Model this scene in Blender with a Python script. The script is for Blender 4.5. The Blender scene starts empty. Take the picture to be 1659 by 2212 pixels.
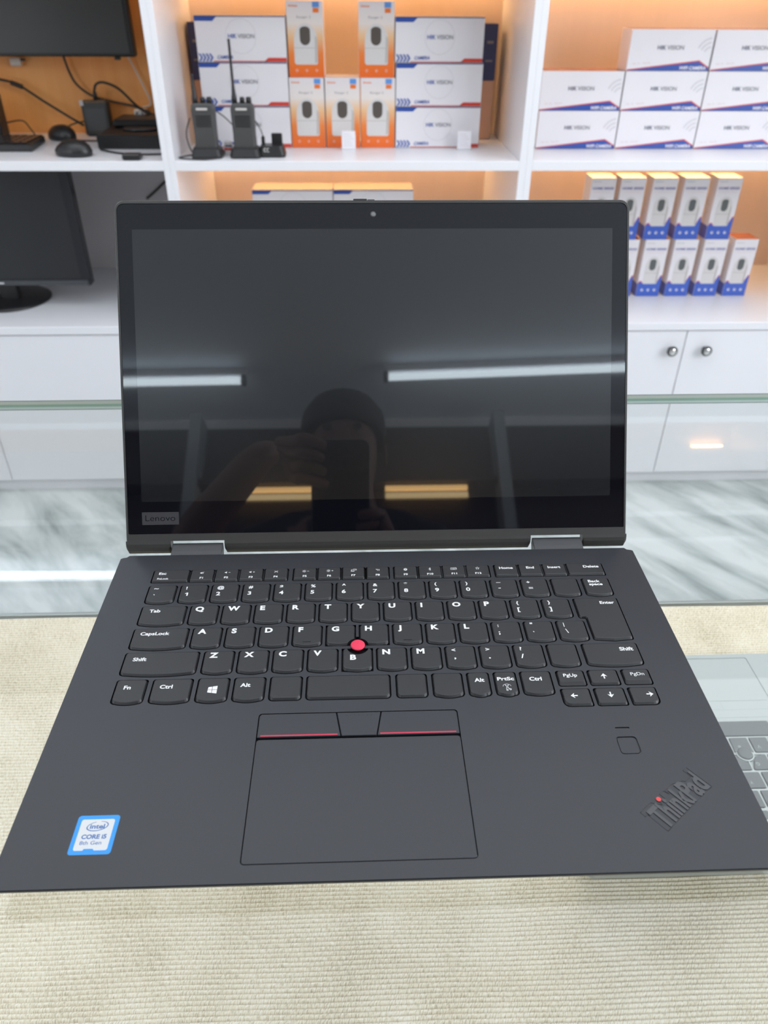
import bpy, bmesh, math, random
from mathutils import Vector, Matrix
random.seed(7)
C = bpy.context.scene.collection
sc = bpy.context.scene
PI = math.pi
ZF = 950.0          # floor lies 950 mm under the laptop deck; all shapes below are written in mm, deck = 0

def W(x, y, z): return Vector((x, y, z + ZF)) * 0.001

# ------------------------------------------------------------------ camera
cam_d = bpy.data.cameras.new('camera'); cam = bpy.data.objects.new('camera', cam_d); C.objects.link(cam)
cam_d.sensor_fit = 'VERTICAL'; cam_d.sensor_height = 36.0; cam_d.sensor_width = 27.0
cam_d.lens = 1629.547 * 36.0 / 2212.0
cam_d.clip_start = 0.01; cam_d.clip_end = 50
Rcw = ((0.9994066, -0.0339627, 0.0057428), (-0.0146388, -0.5697154, -0.8217117), (0.0311793, 0.8211400, -0.5698745))
m = Matrix(((Rcw[0][0], -Rcw[1][0], -Rcw[2][0]), (Rcw[0][1], -Rcw[1][1], -Rcw[2][1]), (Rcw[0][2], -Rcw[1][2], -Rcw[2][2]))).to_4x4()
m.translation = W(-8.608, -191.847, 303.380)
cam.matrix_world = m
cam_d.dof.use_dof = True; cam_d.dof.focus_distance = 0.445; cam_d.dof.aperture_fstop = 12.5
sc.camera = cam

# ------------------------------------------------------------------ exposure and light
sc.view_settings.view_transform = 'Standard'; sc.view_settings.look = 'None'
sc.view_settings.gamma = 1.0; sc.view_settings.use_curve_mapping = False
sc.view_settings.exposure = -0.13
wd = bpy.data.worlds.new('world'); sc.world = wd; wd.use_nodes = True
wd.node_tree.nodes['Background'].inputs[0].default_value = (0.85, 0.93, 1.0, 1)
wd.node_tree.nodes['Background'].inputs[1].default_value = 1.0
TUBE = 15.0         # radiance of the cool ceiling tubes
LED = 30.0           # radiance of the warm shelf strips
def area(name, loc, rot, sx, sy, power, col):
    l = bpy.data.lights.new(name, 'AREA'); l.shape = 'RECTANGLE'; l.size = sx; l.size_y = sy; l.energy = power; l.color = col
    o = bpy.data.objects.new(name, l); C.objects.link(o); o.location = loc; o.rotation_euler = rot
    return o
# daylight through the shop window on the right and an added fill light on the left
area('window_daylight', W(2540, -850, 850), (0, PI/2, 0), 1.6, 2.7, 88, (0.93, 0.96, 1.0))
area('added_left_fill', W(-2540, -1200, 750), (0, -PI/2, 0), 1.7, 1.8, 24, (0.92, 0.96, 1.0))
# added fill lights, no real panels, over the aisle and over the counter
area('added_ceiling_fill', W(0, 980, 1735), (0, 0, 0), 3.8, 1.4, 34, (0.95, 0.97, 1.0))
area('added_ceiling_fill', W(0, -560, 1735), (0, 0, 0), 3.6, 0.5, 9, (0.93, 0.96, 1.0))

# ------------------------------------------------------------------ materials
MATS = {}
def mat(name, col, rough=0.5, metal=0.0, spec=0.5, emit=None, es=0.0, noise=None, bump=0.0, bscale=400, coat=0.0, sheen=0.0):
    if name in MATS: return MATS[name]
    m = bpy.data.materials.new(name); m.use_nodes = True; nt = m.node_tree; b = nt.nodes['Principled BSDF']
    b.inputs['Base Color'].default_value = (*col, 1); b.inputs['Roughness'].default_value = rough
    b.inputs['Metallic'].default_value = metal; b.inputs['Specular IOR Level'].default_value = spec
    b.inputs['Coat Weight'].default_value = coat; b.inputs['Coat Roughness'].default_value = 0.08
    b.inputs['Sheen Weight'].default_value = sheen
    if emit: b.inputs['Emission Color'].default_value = (*emit, 1); b.inputs['Emission Strength'].default_value = es
    tc = nt.nodes.new('ShaderNodeTexCoord')
    if noise:
        n = nt.nodes.new('ShaderNodeTexNoise'); n.inputs['Scale'].default_value = noise[0]; n.inputs['Detail'].default_value = 4
        nt.links.new(tc.outputs['Object'], n.inputs['Vector'])
        mx = nt.nodes.new('ShaderNodeMix'); mx.data_type = 'RGBA'
        mx.inputs['A'].default_value = (*[c*(1-noise[1]) for c in col], 1); mx.inputs['B'].default_value = (*[min(1, c*(1+noise[1])) for c in col], 1)
        nt.links.new(n.outputs['Fac'], mx.inputs['Factor']); nt.links.new(mx.outputs['Result'], b.inputs['Base Color'])
    if bump:
        n2 = nt.nodes.new('ShaderNodeTexNoise'); n2.inputs['Scale'].default_value = bscale; n2.inputs['Detail'].default_value = 3
        nt.links.new(tc.outputs['Object'], n2.inputs['Vector'])
        bp = nt.nodes.new('ShaderNodeBump'); bp.inputs['Strength'].default_value = bump; bp.inputs['Distance'].default_value = 0.0005
        nt.links.new(n2.outputs['Fac'], bp.inputs['Height']); nt.links.new(bp.outputs['Normal'], b.inputs['Normal'])
    MATS[name] = m
    return m

M_WHITE = mat('white_laminate', (0.80, 0.80, 0.83), 0.32, noise=(3, 0.015))
M_GREYBACK = mat('grey_laminate', (0.80, 0.76, 0.76), 0.5)
M_CEIL = mat('ceiling_paint', (0.82, 0.87, 0.94), 0.8)
M_WALL = mat('wall_paint', (0.78, 0.78, 0.78), 0.8, noise=(2, 0.02))
M_DECK = mat('black_softtouch', (0.0120, 0.0133, 0.0180), 0.31, spec=0.45, noise=(25, 0.04), bump=0.04, bscale=9000)
M_EMB = mat('embossed_black', (0.010, 0.011, 0.014), 0.28, spec=0.7)
M_WELL = mat('key_gap_black', (0.004, 0.004, 0.006), 0.7, spec=0.2)
M_KEY = mat('key_plastic', (0.0175, 0.0175, 0.019), 0.36, spec=0.38, bump=0.05, bscale=7000)
M_LEG = mat('legend_white', (0.72, 0.72, 0.72), 0.5)
M_RED = mat('nub_red', (0.72, 0.045, 0.095), 0.65, spec=0.3, bump=0.6, bscale=2200)
M_REDL = mat('red_stripe', (0.55, 0.02, 0.06), 0.5)
M_REDDOT = mat('red_dot', (0.85, 0.03, 0.03), 0.4)
M_FRAME = mat('lid_frame', (0.035, 0.034, 0.032), 0.38, spec=0.5)
M_FRAME2 = mat('hinge_grey', (0.018, 0.019, 0.022), 0.35, spec=0.5)
M_BEZEL = mat('cover_glass', (0.0035, 0.0038, 0.006), 0.03, spec=0.5)
M_BLACK = mat('black_plastic', (0.014, 0.014, 0.015), 0.35, spec=0.5)
M_BLACKG = mat('black_gloss', (0.015, 0.016, 0.02), 0.12)
M_DGREY = mat('dark_grey_plastic', (0.055, 0.055, 0.055), 0.5)
M_CABLE = mat('cable_black', (0.02, 0.018, 0.016), 0.5)
M_WCABLE = mat('cable_white', (0.7, 0.62, 0.55), 0.5)
M_PAPER = mat('box_white', (0.78, 0.76, 0.79), 0.3, spec=0.5, noise=(12, 0.02))
M_BLUE = mat('print_blue', (0.035, 0.085, 0.36), 0.3)
M_NAVY = mat('print_navy', (0.035, 0.05, 0.16), 0.28)
M_REDP = mat('print_red', (0.62, 0.06, 0.04), 0.35)
M_PINK = mat('print_pale_red', (0.74, 0.62, 0.63), 0.35)
M_GREYP = mat('print_grey', (0.24, 0.24, 0.27), 0.4)
M_DARKP = mat('print_dark', (0.07, 0.08, 0.14), 0.4)
M_LGREY = mat('print_light_grey', (0.62, 0.61, 0.64), 0.4)
M_CAMW = mat('print_camera_white', (0.66, 0.64, 0.63), 0.35)
M_CAMS = mat('print_camera_shade', (0.50, 0.48, 0.46), 0.35)
M_LENS = mat('print_lens', (0.10, 0.085, 0.075), 0.3)
M_ORNG = mat('print_orange', (0.80, 0.19, 0.035), 0.35)
M_LBLUE = mat('print_light_blue', (0.12, 0.30, 0.68), 0.35)
M_KRAFT = mat('kraft_card', (0.62, 0.40, 0.30), 0.7)
M_BOXTOP = mat('box_top_orange', (0.66, 0.17, 0.06), 0.16, spec=0.6)
M_SILVER = mat('silver_plastic', (0.52, 0.54, 0.53), 0.35, metal=0.25)
M_SKEY = mat('grey_key', (0.15, 0.158, 0.163), 0.45)
M_CHROME = mat('chrome', (0.75, 0.75, 0.75), 0.12, metal=1.0)
M_ALU = mat('aluminium', (0.45, 0.48, 0.47), 0.3, metal=0.8)
M_STKB = mat('sticker_blue', (0.005, 0.24, 0.66), 0.3)
M_STKW = mat('sticker_silver', (0.52, 0.53, 0.53), 0.32, metal=0.15)
M_STKT = mat('sticker_ink', (0.04, 0.12, 0.33), 0.4)
M_PLATE = mat('logo_plate', (0.030, 0.028, 0.032), 0.4)
M_SKIN = mat('skin', (0.20, 0.105, 0.075), 0.55)
M_HAIR = mat('hair', (0.012, 0.010, 0.009), 0.6)
M_SHIRT = mat('shirt_dark', (0.015, 0.017, 0.025), 0.8)
M_TROUSER = mat('trousers', (0.02, 0.02, 0.03), 0.85)
M_BROWN = mat('brown_panel', (0.045, 0.032, 0.027), 0.5)
M_TUBE = mat('tube_glow', (0.9, 0.95, 1), 0.5, emit=(0.80, 0.93, 1.0), es=TUBE)
M_LED = mat('led_warm', (1, 0.8, 0.5), 0.5, emit=(1.0, 0.57, 0.22), es=LED)

M_LED2 = mat('led_warm_diffuser', (1, 0.8, 0.5), 0.5, emit=(1.0, 0.60, 0.22), es=11)
M_LED3 = mat('led_yellow_diffuser', (1, 0.8, 0.5), 0.5, emit=(1.0, 0.72, 0.34), es=7)

def node_mat(name): 
    m = bpy.data.materials.new(name); m.use_nodes = True; return m, m.node_tree, m.node_tree.nodes['Principled BSDF']
def ramp(nt, pts):
    r = nt.nodes.new('ShaderNodeValToRGB'); cr = r.color_ramp
    while len(cr.elements) < len(pts): cr.elements.new(0.5)
    for e, (p, c) in zip(cr.elements, pts): e.position = p; e.color = (*c, 1)
    return r
# light wood backing of the shelves
def wood(name, c1, c2):
    m, nt, b = node_mat(name); tc = nt.nodes.new('ShaderNodeTexCoord'); mp = nt.nodes.new('ShaderNodeMapping')
    mp.inputs['Scale'].default_value = (30, 30, 1.2); n = nt.nodes.new('ShaderNodeTexNoise'); n.inputs['Scale'].default_value = 1.0; n.inputs['Detail'].default_value = 5; n.inputs['Roughness'].default_value = 0.65
    nt.links.new(tc.outputs['Object'], mp.inputs['Vector']); nt.links.new(mp.outputs['Vector'], n.inputs['Vector'])
    r = ramp(nt, [(0.3, c1), (0.7, c2)]); nt.links.new(n.outputs['Fac'], r.inputs['Fac']); nt.links.new(r.outputs['Color'], b.inputs['Base Color'])
    b.inputs['Roughness'].default_value = 0.45; return m
M_WOOD = wood('wood_orange', (0.82, 0.34, 0.085), (0.90, 0.44, 0.14))
M_WOODL = wood('wood_pale', (0.80, 0.62, 0.50), (0.84, 0.65, 0.53))
# marble floor
def marble():
    m, nt, b = node_mat('marble'); tc = nt.nodes.new('ShaderNodeTexCoord'); mp = nt.nodes.new('ShaderNodeMapping')
    mp.vector_type = 'TEXTURE'; mp.inputs['Rotation'].default_value = (0, 0, math.radians(-50)); mp.inputs['Scale'].default_value = (1.1, 0.30, 1)
    n = nt.nodes.new('ShaderNodeTexNoise'); n.inputs['Scale'].default_value = 2.4; n.inputs['Detail'].default_value = 6; n.inputs['Roughness'].default_value = 0.62; n.inputs['Distortion'].default_value = 0.35
    nt.links.new(tc.outputs['Object'], mp.inputs['Vector']); nt.links.new(mp.outputs['Vector'], n.inputs['Vector'])
    r = ramp(nt, [(0.34, (0.26, 0.29, 0.28)), (0.46, (0.48, 0.51, 0.50)), (0.60, (0.68, 0.70, 0.69))])
    nt.links.new(n.outputs['Fac'], r.inputs['Fac']); nt.links.new(r.outputs['Color'], b.inputs['Base Color']); b.inputs['Roughness'].default_value = 0.22
    return m
M_MARBLE = marble()
# ribbed cream carpet fibre
def carpet():
    m, nt, b = node_mat('carpet_cream'); tc = nt.nodes.new('ShaderNodeTexCoord'); mp = nt.nodes.new('ShaderNodeMapping')
    mp.vector_type = 'TEXTURE'; mp.inputs['Rotation'].default_value = (0, 0, math.radians(62)); mp.inputs['Scale'].default_value = (0.0026, 0.0009, 1)
    n = nt.nodes.new('ShaderNodeTexNoise'); n.inputs['Scale'].default_value = 1; n.inputs['Detail'].default_value = 3
    nt.links.new(tc.outputs['Object'], mp.inputs['Vector']); nt.links.new(mp.outputs['Vector'], n.inputs['Vector'])
    n3 = nt.nodes.new('ShaderNodeTexNoise'); n3.inputs['Scale'].default_value = 14; n3.inputs['Detail'].default_value = 3; nt.links.new(tc.outputs['Object'], n3.inputs['Vector'])
    ad = nt.nodes.new('ShaderNodeMath'); ad.operation = 'ADD'; nt.links.new(n.outputs['Fac'], ad.inputs[0])
    mu = nt.nodes.new('ShaderNodeMath'); mu.operation = 'MULTIPLY'; mu.inputs[1].default_value = 0.35; nt.links.new(n3.outputs['Fac'], mu.inputs[0]); nt.links.new(mu.outputs[0], ad.inputs[1])
    r = ramp(nt, [(0.45, (0.54, 0.45, 0.31)), (0.68, (0.88, 0.775, 0.62)), (0.86, (0.97, 0.90, 0.80))])
    nt.links.new(ad.outputs[0], r.inputs['Fac']); nt.links.new(r.outputs['Color'], b.inputs['Base Color']); b.inputs['Roughness'].default_value = 0.95
    b.inputs['Specular IOR Level'].default_value = 0.1
    bp = nt.nodes.new('ShaderNodeBump'); bp.inputs['Strength'].default_value = 0.6; bp.inputs['Distance'].default_value = 0.0009
    nt.links.new(n.outputs['Fac'], bp.inputs['Height']); nt.links.new(bp.outputs['Normal'], b.inputs['Normal']); return m
M_CARPET = carpet()
# thin clear counter glass: reflects by Fresnel on the outer face, slightly green
def glass(name, tint):
    m, nt, b = node_mat(name); nt.nodes.remove(b); out = nt.nodes['Material Output']
    tr = nt.nodes.new('ShaderNodeBsdfTransparent'); tr.inputs[0].default_value = (*tint, 1)
    gl = nt.nodes.new('ShaderNodeBsdfGlossy'); gl.inputs['Roughness'].default_value = 0.01
    fr = nt.nodes.new('ShaderNodeFresnel'); fr.inputs['IOR'].default_value = 1.52
    ge = nt.nodes.new('ShaderNodeNewGeometry'); inv = nt.nodes.new('ShaderNodeMath'); inv.operation = 'SUBTRACT'; inv.inputs[0].default_value = 1.0
    nt.links.new(ge.outputs['Backfacing'], inv.inputs[1]); mu = nt.nodes.new('ShaderNodeMath'); mu.operation = 'MULTIPLY'
    nt.links.new(fr.outputs[0], mu.inputs[0]); nt.links.new(inv.outputs[0], mu.inputs[1])
    mx = nt.nodes.new('ShaderNodeMixShader'); nt.links.new(mu.outputs[0], mx.inputs[0]); nt.links.new(tr.outputs[0], mx.inputs[1]); nt.links.new(gl.outputs[0], mx.inputs[2])
    nt.links.new(mx.outputs[0], out.inputs['Surface']); return m
M_GLASS = glass('counter_glass', (0.958, 0.975, 0.966))
M_GEDGE = mat('glass_edge_green', (0.25, 0.42, 0.34), 0.15)
M_GEDGE2 = mat('glass_chamfer', (0.20, 0.26, 0.25), 0.3)
# LCD layer under the cover glass: sharp surface gloss over a faint matte haze
def lcd():
    m, nt, b = node_mat('lcd_panel'); b.inputs['Base Color'].default_value = (0.004, 0.0045, 0.006, 1); b.inputs['Roughness'].default_value = 0.24
    b.inputs['Specular IOR Level'].default_value = 0.30; b.inputs['Coat Weight'].default_value = 1.0; b.inputs['Coat Roughness'].default_value = 0.02; b.inputs['Coat IOR'].default_value = 1.5
    return m
M_LCD = lcd()
# printed orange to white fade on the small camera cartons
def fade():
    m, nt, b = node_mat('print_orange_fade'); tc = nt.nodes.new('ShaderNodeTexCoord'); sp = nt.nodes.new('ShaderNodeSeparateXYZ'); nt.links.new(tc.outputs['Object'], sp.inputs[0])
    mr = nt.nodes.new('ShaderNodeMapRange'); mr.inputs['From Max'].default_value = 0.155; nt.links.new(sp.outputs['Z'], mr.inputs['Value'])
    r = ramp(nt, [(0.05, (0.80, 0.15, 0.025)), (0.32, (0.80, 0.22, 0.05)), (0.55, (0.80, 0.50, 0.27)), (0.72, (0.78, 0.72, 0.68)), (1.0, (0.74, 0.70, 0.72))])
    nt.links.new(mr.outputs[0], r.inputs['Fac']); nt.links.new(r.outputs['Color'], b.inputs['Base Color']); b.inputs['Roughness'].default_value = 0.3; return m
M_FADE = fade()

# ------------------------------------------------------------------ mesh builder
_tc = {}
def text_geo(s, bold=0.0):
    k = (s, bold)
    if k in _tc: return _tc[k]
    cu = bpy.data.curves.new('t', 'FONT'); cu.body = s; cu.size = 1.0; cu.offset = bold; cu.resolution_u = 4
    o = bpy.data.objects.new('t', cu); C.objects.link(o)
    dg = bpy.context.evaluated_depsgraph_get(); dg.update(); me = o.evaluated_get(dg).to_mesh()
    vs = [(v.co.x, v.co.y) for v in me.vertices]; fs = [tuple(p.vertices) for p in me.polygons]
    o.evaluated_get(dg).to_mesh_clear(); bpy.data.objects.remove(o); bpy.data.curves.remove(cu)
    _tc[k] = (vs, fs); return _tc[k]

def rrect(x0, x1, y0, y1, r, n=4, bulge=0.0):
    """rounded rectangle, anticlockwise from the front-left; bulge pushes the front edge outwards"""
    rs = r if isinstance(r, (tuple, list)) else (r, r, r, r)      # fl, fr, br, bl
    pts = []
    for (cx, cy, a0, q) in ((x0+rs[0], y0+rs[0], PI, rs[0]), ('front',)*4, (x1-rs[1], y0+rs[1], 1.5*PI, rs[1]), (x1-rs[2], y1-rs[2], 0, rs[2]), (x0+rs[3], y1-rs[3], PI/2, rs[3])):
        if cx == 'front':
            if bulge:
                xa, xb = x0+rs[0], x1-rs[1]
                for i in range(1, 7):
                    t = i/7; pts.append((xa+(xb-xa)*t, y0 - bulge*(1-(2*t-1)**2)))
            continue
        for i in range(n+1):
            a = a0 + (PI/2)*i/n; pts.append((cx+q*math.cos(a), cy+q*math.sin(a)))
    return pts

class MB:
    def __init__(s): s.v = []; s.f = []
    def add(s, vs, fs, mi=0, sm=False):
        b = len(s.v); s.v += [tuple(p) for p in vs]; s.f += [(tuple(i+b for i in f), mi, sm) for f in fs]; return s
    def box(s, x0, x1, y0, y1, z0, z1, mi=0, bev=0):
        if bev:
            b = min(bev, abs(x1-x0)*.4, abs(y1-y0)*.4, abs(z1-z0)*.4)
            o = rrect(x0, x1, y0, y1, b, 2); i = rrect(x0+b, x1-b, y0+b, y1-b, b*.35, 2)
            return s.loft([[(*p, z0) for p in i], [(*p, z0+b) for p in o], [(*p, z1-b) for p in o], [(*p, z1) for p in i]], mi)
        vs = [(x, y, z) for z in (z0, z1) for x, y in ((x0, y0), (x1, y0), (x1, y1), (x0, y1))]
        return s.add(vs, [(3, 2, 1, 0), (4, 5, 6, 7), (0, 1, 5, 4), (1, 2, 6, 5), (2, 3, 7, 6), (3, 0, 4, 7)], mi)
    def loft(s, rings, mi=0, sm=False, cap0=True, cap1=True, close=True, capmi=None):
        n = len(rings[0]); vs = [p for r in rings for p in r]; fs = []
        for k in range(len(rings)-1):
            for i in range(n if close else n-1):
                j = (i+1) % n; fs.append((k*n+i, k*n+j, (k+1)*n+j, (k+1)*n+i))
        s.add(vs, fs, mi, sm); b = len(s.v)-len(vs); cm = mi if capmi is None else capmi
        if cap0: s.f.append((tuple(b+i for i in reversed(range(n))), cm, False))
        if cap1: s.f.append((tuple(b+(len(rings)-1)*n+i for i in range(n)), cm, False))
        return s
    def prism(s, pts, z0, z1, mi=0): return s.loft([[(*p, z0) for p in pts], [(*p, z1) for p in pts]], mi)
    def extr(s, prof, x0, x1, mi=0):          # (y,z) profile along x
        return s.loft([[(x0, y, z) for y, z in prof], [(x1, y, z) for y, z in prof]], mi)
    def flat(s, pts, O, ex, ey, mi=0):
        O = Vector(O); ex = Vector(ex); ey = Vector(ey)
        return s.add([O+ex*a+ey*b for a, b in pts], [tuple(range(len(pts)))], mi)
    def text(s, t, O, ex, ey, h, w=None, mi=0, anchor='l', bold=0.0, slant=0.0, wide=1.0):
        vs, fs = text_geo(t, bold)
        if not vs: return s
        x0 = min(v[0] for v in vs); x1 = max(v[0] for v in vs); cap = 0.70
        k = h/cap; kx = (w/(x1-x0)) if w else k*wide
        off = 0 if anchor == 'l' else (x1-x0)*kx/2 if anchor == 'c' else (x1-x0)*kx
        O = Vector(O); ex = Vector(ex); ey = Vector(ey)
        return s.add([O+ex*((x-x0)*kx-off+slant*y*k)+ey*(y*k) for x, y in vs], fs, mi)
    def lathe(s, c, prof, n=24, axis='z', mi=0, sm=True, sx=1, sy=1):
        rings = []
        for r, h in prof:
            ring = []
            for i in range(n):
                a = 2*PI*i/n; p, q = r*math.cos(a)*sx, r*math.sin(a)*sy
                ring.append((c[0]+p, c[1]+q, c[2]+h) if axis == 'z' else (c[0]+p, c[1]-h, c[2]+q) if axis == 'y' else (c[0]+h, c[1]+p, c[2]+q))
            rings.append(ring)
        return s.loft(rings, mi, sm)
    def tube(s, pts, r, n=8, mi=0):
        P = [Vector(p) for p in pts]; Q = []
        for i in range(len(P)-1):               # Catmull-Rom
            a = P[max(i-1, 0)]; b = P[i]; c = P[i+1]; d = P[min(i+2, len(P)-1)]
            for k in range(6):
                t = k/6; Q.append(0.5*((2*b)+(c-a)*t+(2*a-5*b+4*c-d)*t*t+(3*b-a-3*c+d)*t**3))
        Q.append(P[-1]); rings = []
        for i, q in enumerate(Q):
            t = (Q[min(i+1, len(Q)-1)]-Q[max(i-1, 0)]).normalized(); u = t.cross(Vector((0.13, 0.21, 0.97)))
            u = u.normalized() if u.length > 1e-3 else Vector((1, 0, 0)); w = t.cross(u)
            rings.append([q+(u*math.cos(2*PI*j/n)+w*math.sin(2*PI*j/n))*r for j in range(n)])
        return s.loft(rings, mi, True)
    def xf(s, M): s.v = [tuple(M @ Vector(p)) for p in s.v]; return s
    def build(s, name, mats, parent=None, origin=None, bevel=0):
        if parent is not None:
            r = parent
            while r.parent: r = r.parent
            o0 = Vector(r['_o'])
        else: o0 = Vector(origin if origin else (0, 0, 0))
        me = bpy.data.meshes.new(name)
        me.from_pydata([((p[0]-o0.x)*.001, (p[1]-o0.y)*.001, (p[2]-o0.z)*.001) for p in s.v], [], [f[0] for f in s.f])
        for mm in (mats if isinstance(mats, (list, tuple)) else [mats]): me.materials.append(mm)
        for p, f in zip(me.polygons, s.f): p.material_index = f[1]; p.use_smooth = f[2]
        me.validate(); me.update()
        o = bpy.data.objects.new(name, me); C.objects.link(o)
        if parent is None: o.location = W(*o0); o['_o'] = tuple(o0)
        else: o.parent = parent
        if bevel:
            bv = o.modifiers.new('bevel', 'BEVEL'); bv.width = bevel*.001; bv.segments = 2; bv.limit_method = 'ANGLE'
        return o

def thing(name, label, cat, origin, group=None):
    o = bpy.data.objects.new(name, None); C.objects.link(o); o.location = W(*origin); o['_o'] = tuple(float(c) for c in origin)
    o.empty_display_size = 0.02; o['label'] = label; o['category'] = cat
    if group: o['group'] = group
    return o
def tag(o, label, cat, group=None):
    o['label'] = label; o['category'] = cat
    if group: o['group'] = group
    return o
def struct(o): o['kind'] = 'structure'; return o
def dup(src, loc, label, group=None):
    c = src.copy(); C.objects.link(c); c.location = W(*loc); c['label'] = label
    if group: c['group'] = group
    for ch in src.children:
        k = ch.copy(); C.objects.link(k); k.parent = c
        for g in ch.children:
            q = g.copy(); C.objects.link(q); q.parent = k
    return c

# ------------------------------------------------------------------ room
struct(MB().box(-2600, 2600, -2350, 2350, -990, -950).build('floor', M_MARBLE, origin=(0, 0, -950)))
struct(MB().box(-2600, 2600, -2350, 2350, 1750, 1790).build('ceiling', M_CEIL, origin=(0, 0, 1750)))
struct(MB().box(-2600, 2600, 2300, 2350, -950, 1750).build('wall_back', M_WALL, origin=(0, 2300, -950)))
struct(MB().box(-2600, 2600, -2350, -2300, -950, 1750).build('wall_front', M_WALL, origin=(0, -2300, -950)))
struct(MB().box(-2640, -2600, -2350, 2350, -950, 1790).build('wall_left', M_WALL, origin=(-2600, 0, -950)))
struct(MB().box(2600, 2640, -2350, 2350, -950, 1790).build('wall_right', M_WALL, origin=(2600, 0, -950)))

# ------------------------------------------------------------------ ceiling and wall tubes
def tube_light(origin, x0, x1, y, z, dy, label, group='cool white tube lights'):
    t = thing('tube_light', label, 'light', origin, group)
    L = x1-x0
    def P(x, yy, zz): return (x, yy + dy*(x-x0)/L, zz)
    b = MB().box(x0, x1, y-12, y+12, z+22, z+60, bev=4); b.v = [(p[0], p[1]+dy*(p[0]-x0)/L, p[2]) for p in b.v]; b.build('housing', M_WHITE, t)
    g = MB().tube([P(x0+18, y, z), P((x0+x1)/2, y, z), P(x1-18, y, z)], 15, 12); g.build('tube', M_TUBE, t)
    for xe, s in ((x0, 1), (x1, -1)):
        e = MB().box(min(xe, xe+s*20), max(xe, xe+s*20), y-18, y+18, z-18, z+20, bev=3); e.v = [(p[0], p[1]+dy*(p[0]-x0)/L, p[2]) for p in e.v]; e.build('end_cap', M_DGREY, t)
    return t
tube_light((-1076, -1915, 1690), -1676, -476, -1935, 1690, 19, 'ceiling tube light reflected at the left of the laptop screen')
tube_light((696, -1860, 1690), 96, 1296, -1902, 1690, 58, 'ceiling tube light reflected at the right of the laptop screen')
tube_light((-1400, 2285, 1660), -2000, -800, 2262, 1655, -22, 'wall tube light above the left shelves, mirrored in the counter glass')

# ------------------------------------------------------------------ fitted shelving units
YF, YB = 1740, 2160
ZS, ZW = -31, -430     # shelf top, worktop top
def unit(x0, x1, label, backs, leds, doors, knobs, pl, pr):
    """one bay: side panels, worktop, shelves, backing, doors with knobs, plinth"""
    t = thing('shelving_unit', label, 'shelf', ((x0+x1)/2, YF, -950), 'white wall shelving units')
    MB().box(x0, x0+pl, YF, 2290, -950, 1150).build('side_panel', M_WHITE, t, bevel=1)
    MB().box(x1-pr, x1, YF, 2290, -950, 1150).build('side_panel', M_WHITE, t, bevel=1)
    a, b = x0+pl, x1-pr
    MB().box(a, b, YF-3, 2280, ZW-22, ZW).build('worktop', M_WHITE, t, bevel=1.5)
    for z in (ZS, 366, 710, 1045, 1150):
        MB().box(a, b, YF, 2280 if z < 0 else YB+10, z-21, z).build('shelf', M_WHITE, t, bevel=1)
    MB().box(a, b, 2250, 2262, ZW, ZS-21).build('back_panel', backs[0], t)
    MB().box(a, b, YB, YB+10, ZS, 1130).build('back_panel', backs[1], t)
    for (z, on) in zip((ZS-21, 345, 689, 1024), leds):
        if on: 
            yy = 2225 if z < 0 else YB-22
            xa, xb = (a+10, b-10 if x0 > -1000 else -640) if on == 1 else (1190, 1300)
            MB().box(xa, xb, yy, yy+9, z-(5 if x0 > -1000 else 7), z-0.5).build('led_strip' if on == 1 else 'spot_lamp', M_LED, t)
    MB().box(a, b, YF+25, 2280, -950, -905).build('plinth', M_WHITE, t)
    MB().box(a, b, YF+20, 2280, -905, ZW-23).build('carcass', M_WHITE, t)
    for (dx0, dx1, kx) in doors:
        d = MB().box(dx0+1.2, dx1-1.2, YF, YF+18, -903, ZW-25).build('door', M_WHITE, t, bevel=1)
        if kx is not None:
            MB().lathe((kx, YF, -505), [(6, 0), (5, 8), (6, 11), (11, 14), (14, 17), (14.5, 21), (12.5, 24)], 28, 'y', 0).lathe((kx, YF, -505), [(10, 24), (9, 25.2), (0.5, 25.6)], 24, 'y', 1).build('knob', [M_DGREY, M_CHROME], d)
    return t
unit(-1330, -445, 'white shelving bay at left holding the monitors, mice and cables', (M_GREYBACK, M_WOOD), (0, 1, 0, 0), [(-1316, -1040, None), (-1040, -459, None)], None, 14, 14)
unit(-445, 397, 'white shelving bay in the middle with two-way radios and orange camera cartons', (M_WOODL, M_WOODL), (1, 1, 0, 0), [(-431, -25, -66), (-25, 381, 16)], None, 14, 16)
unit(397, 1345, 'white shelving bay at right stacked with wifi camera cartons', (M_WOODL, M_WOODL), (1, 1, 0, 2), [(412, 886, 848), (886, 1331, 943)], None, 15, 14)
cl = MB().box(389, 398, 1893, 1907, -103, -86, bev=2).tube([(393, 1893, -95), (388, 1885, -100), (386, 1880, -106)], 1.5, 6)
tag(cl.build('shelf_bracket', M_DGREY, origin=(393, 1900, -103)), 'small dark shelf support clip under the middle shelf at its right end', 'bracket')

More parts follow.
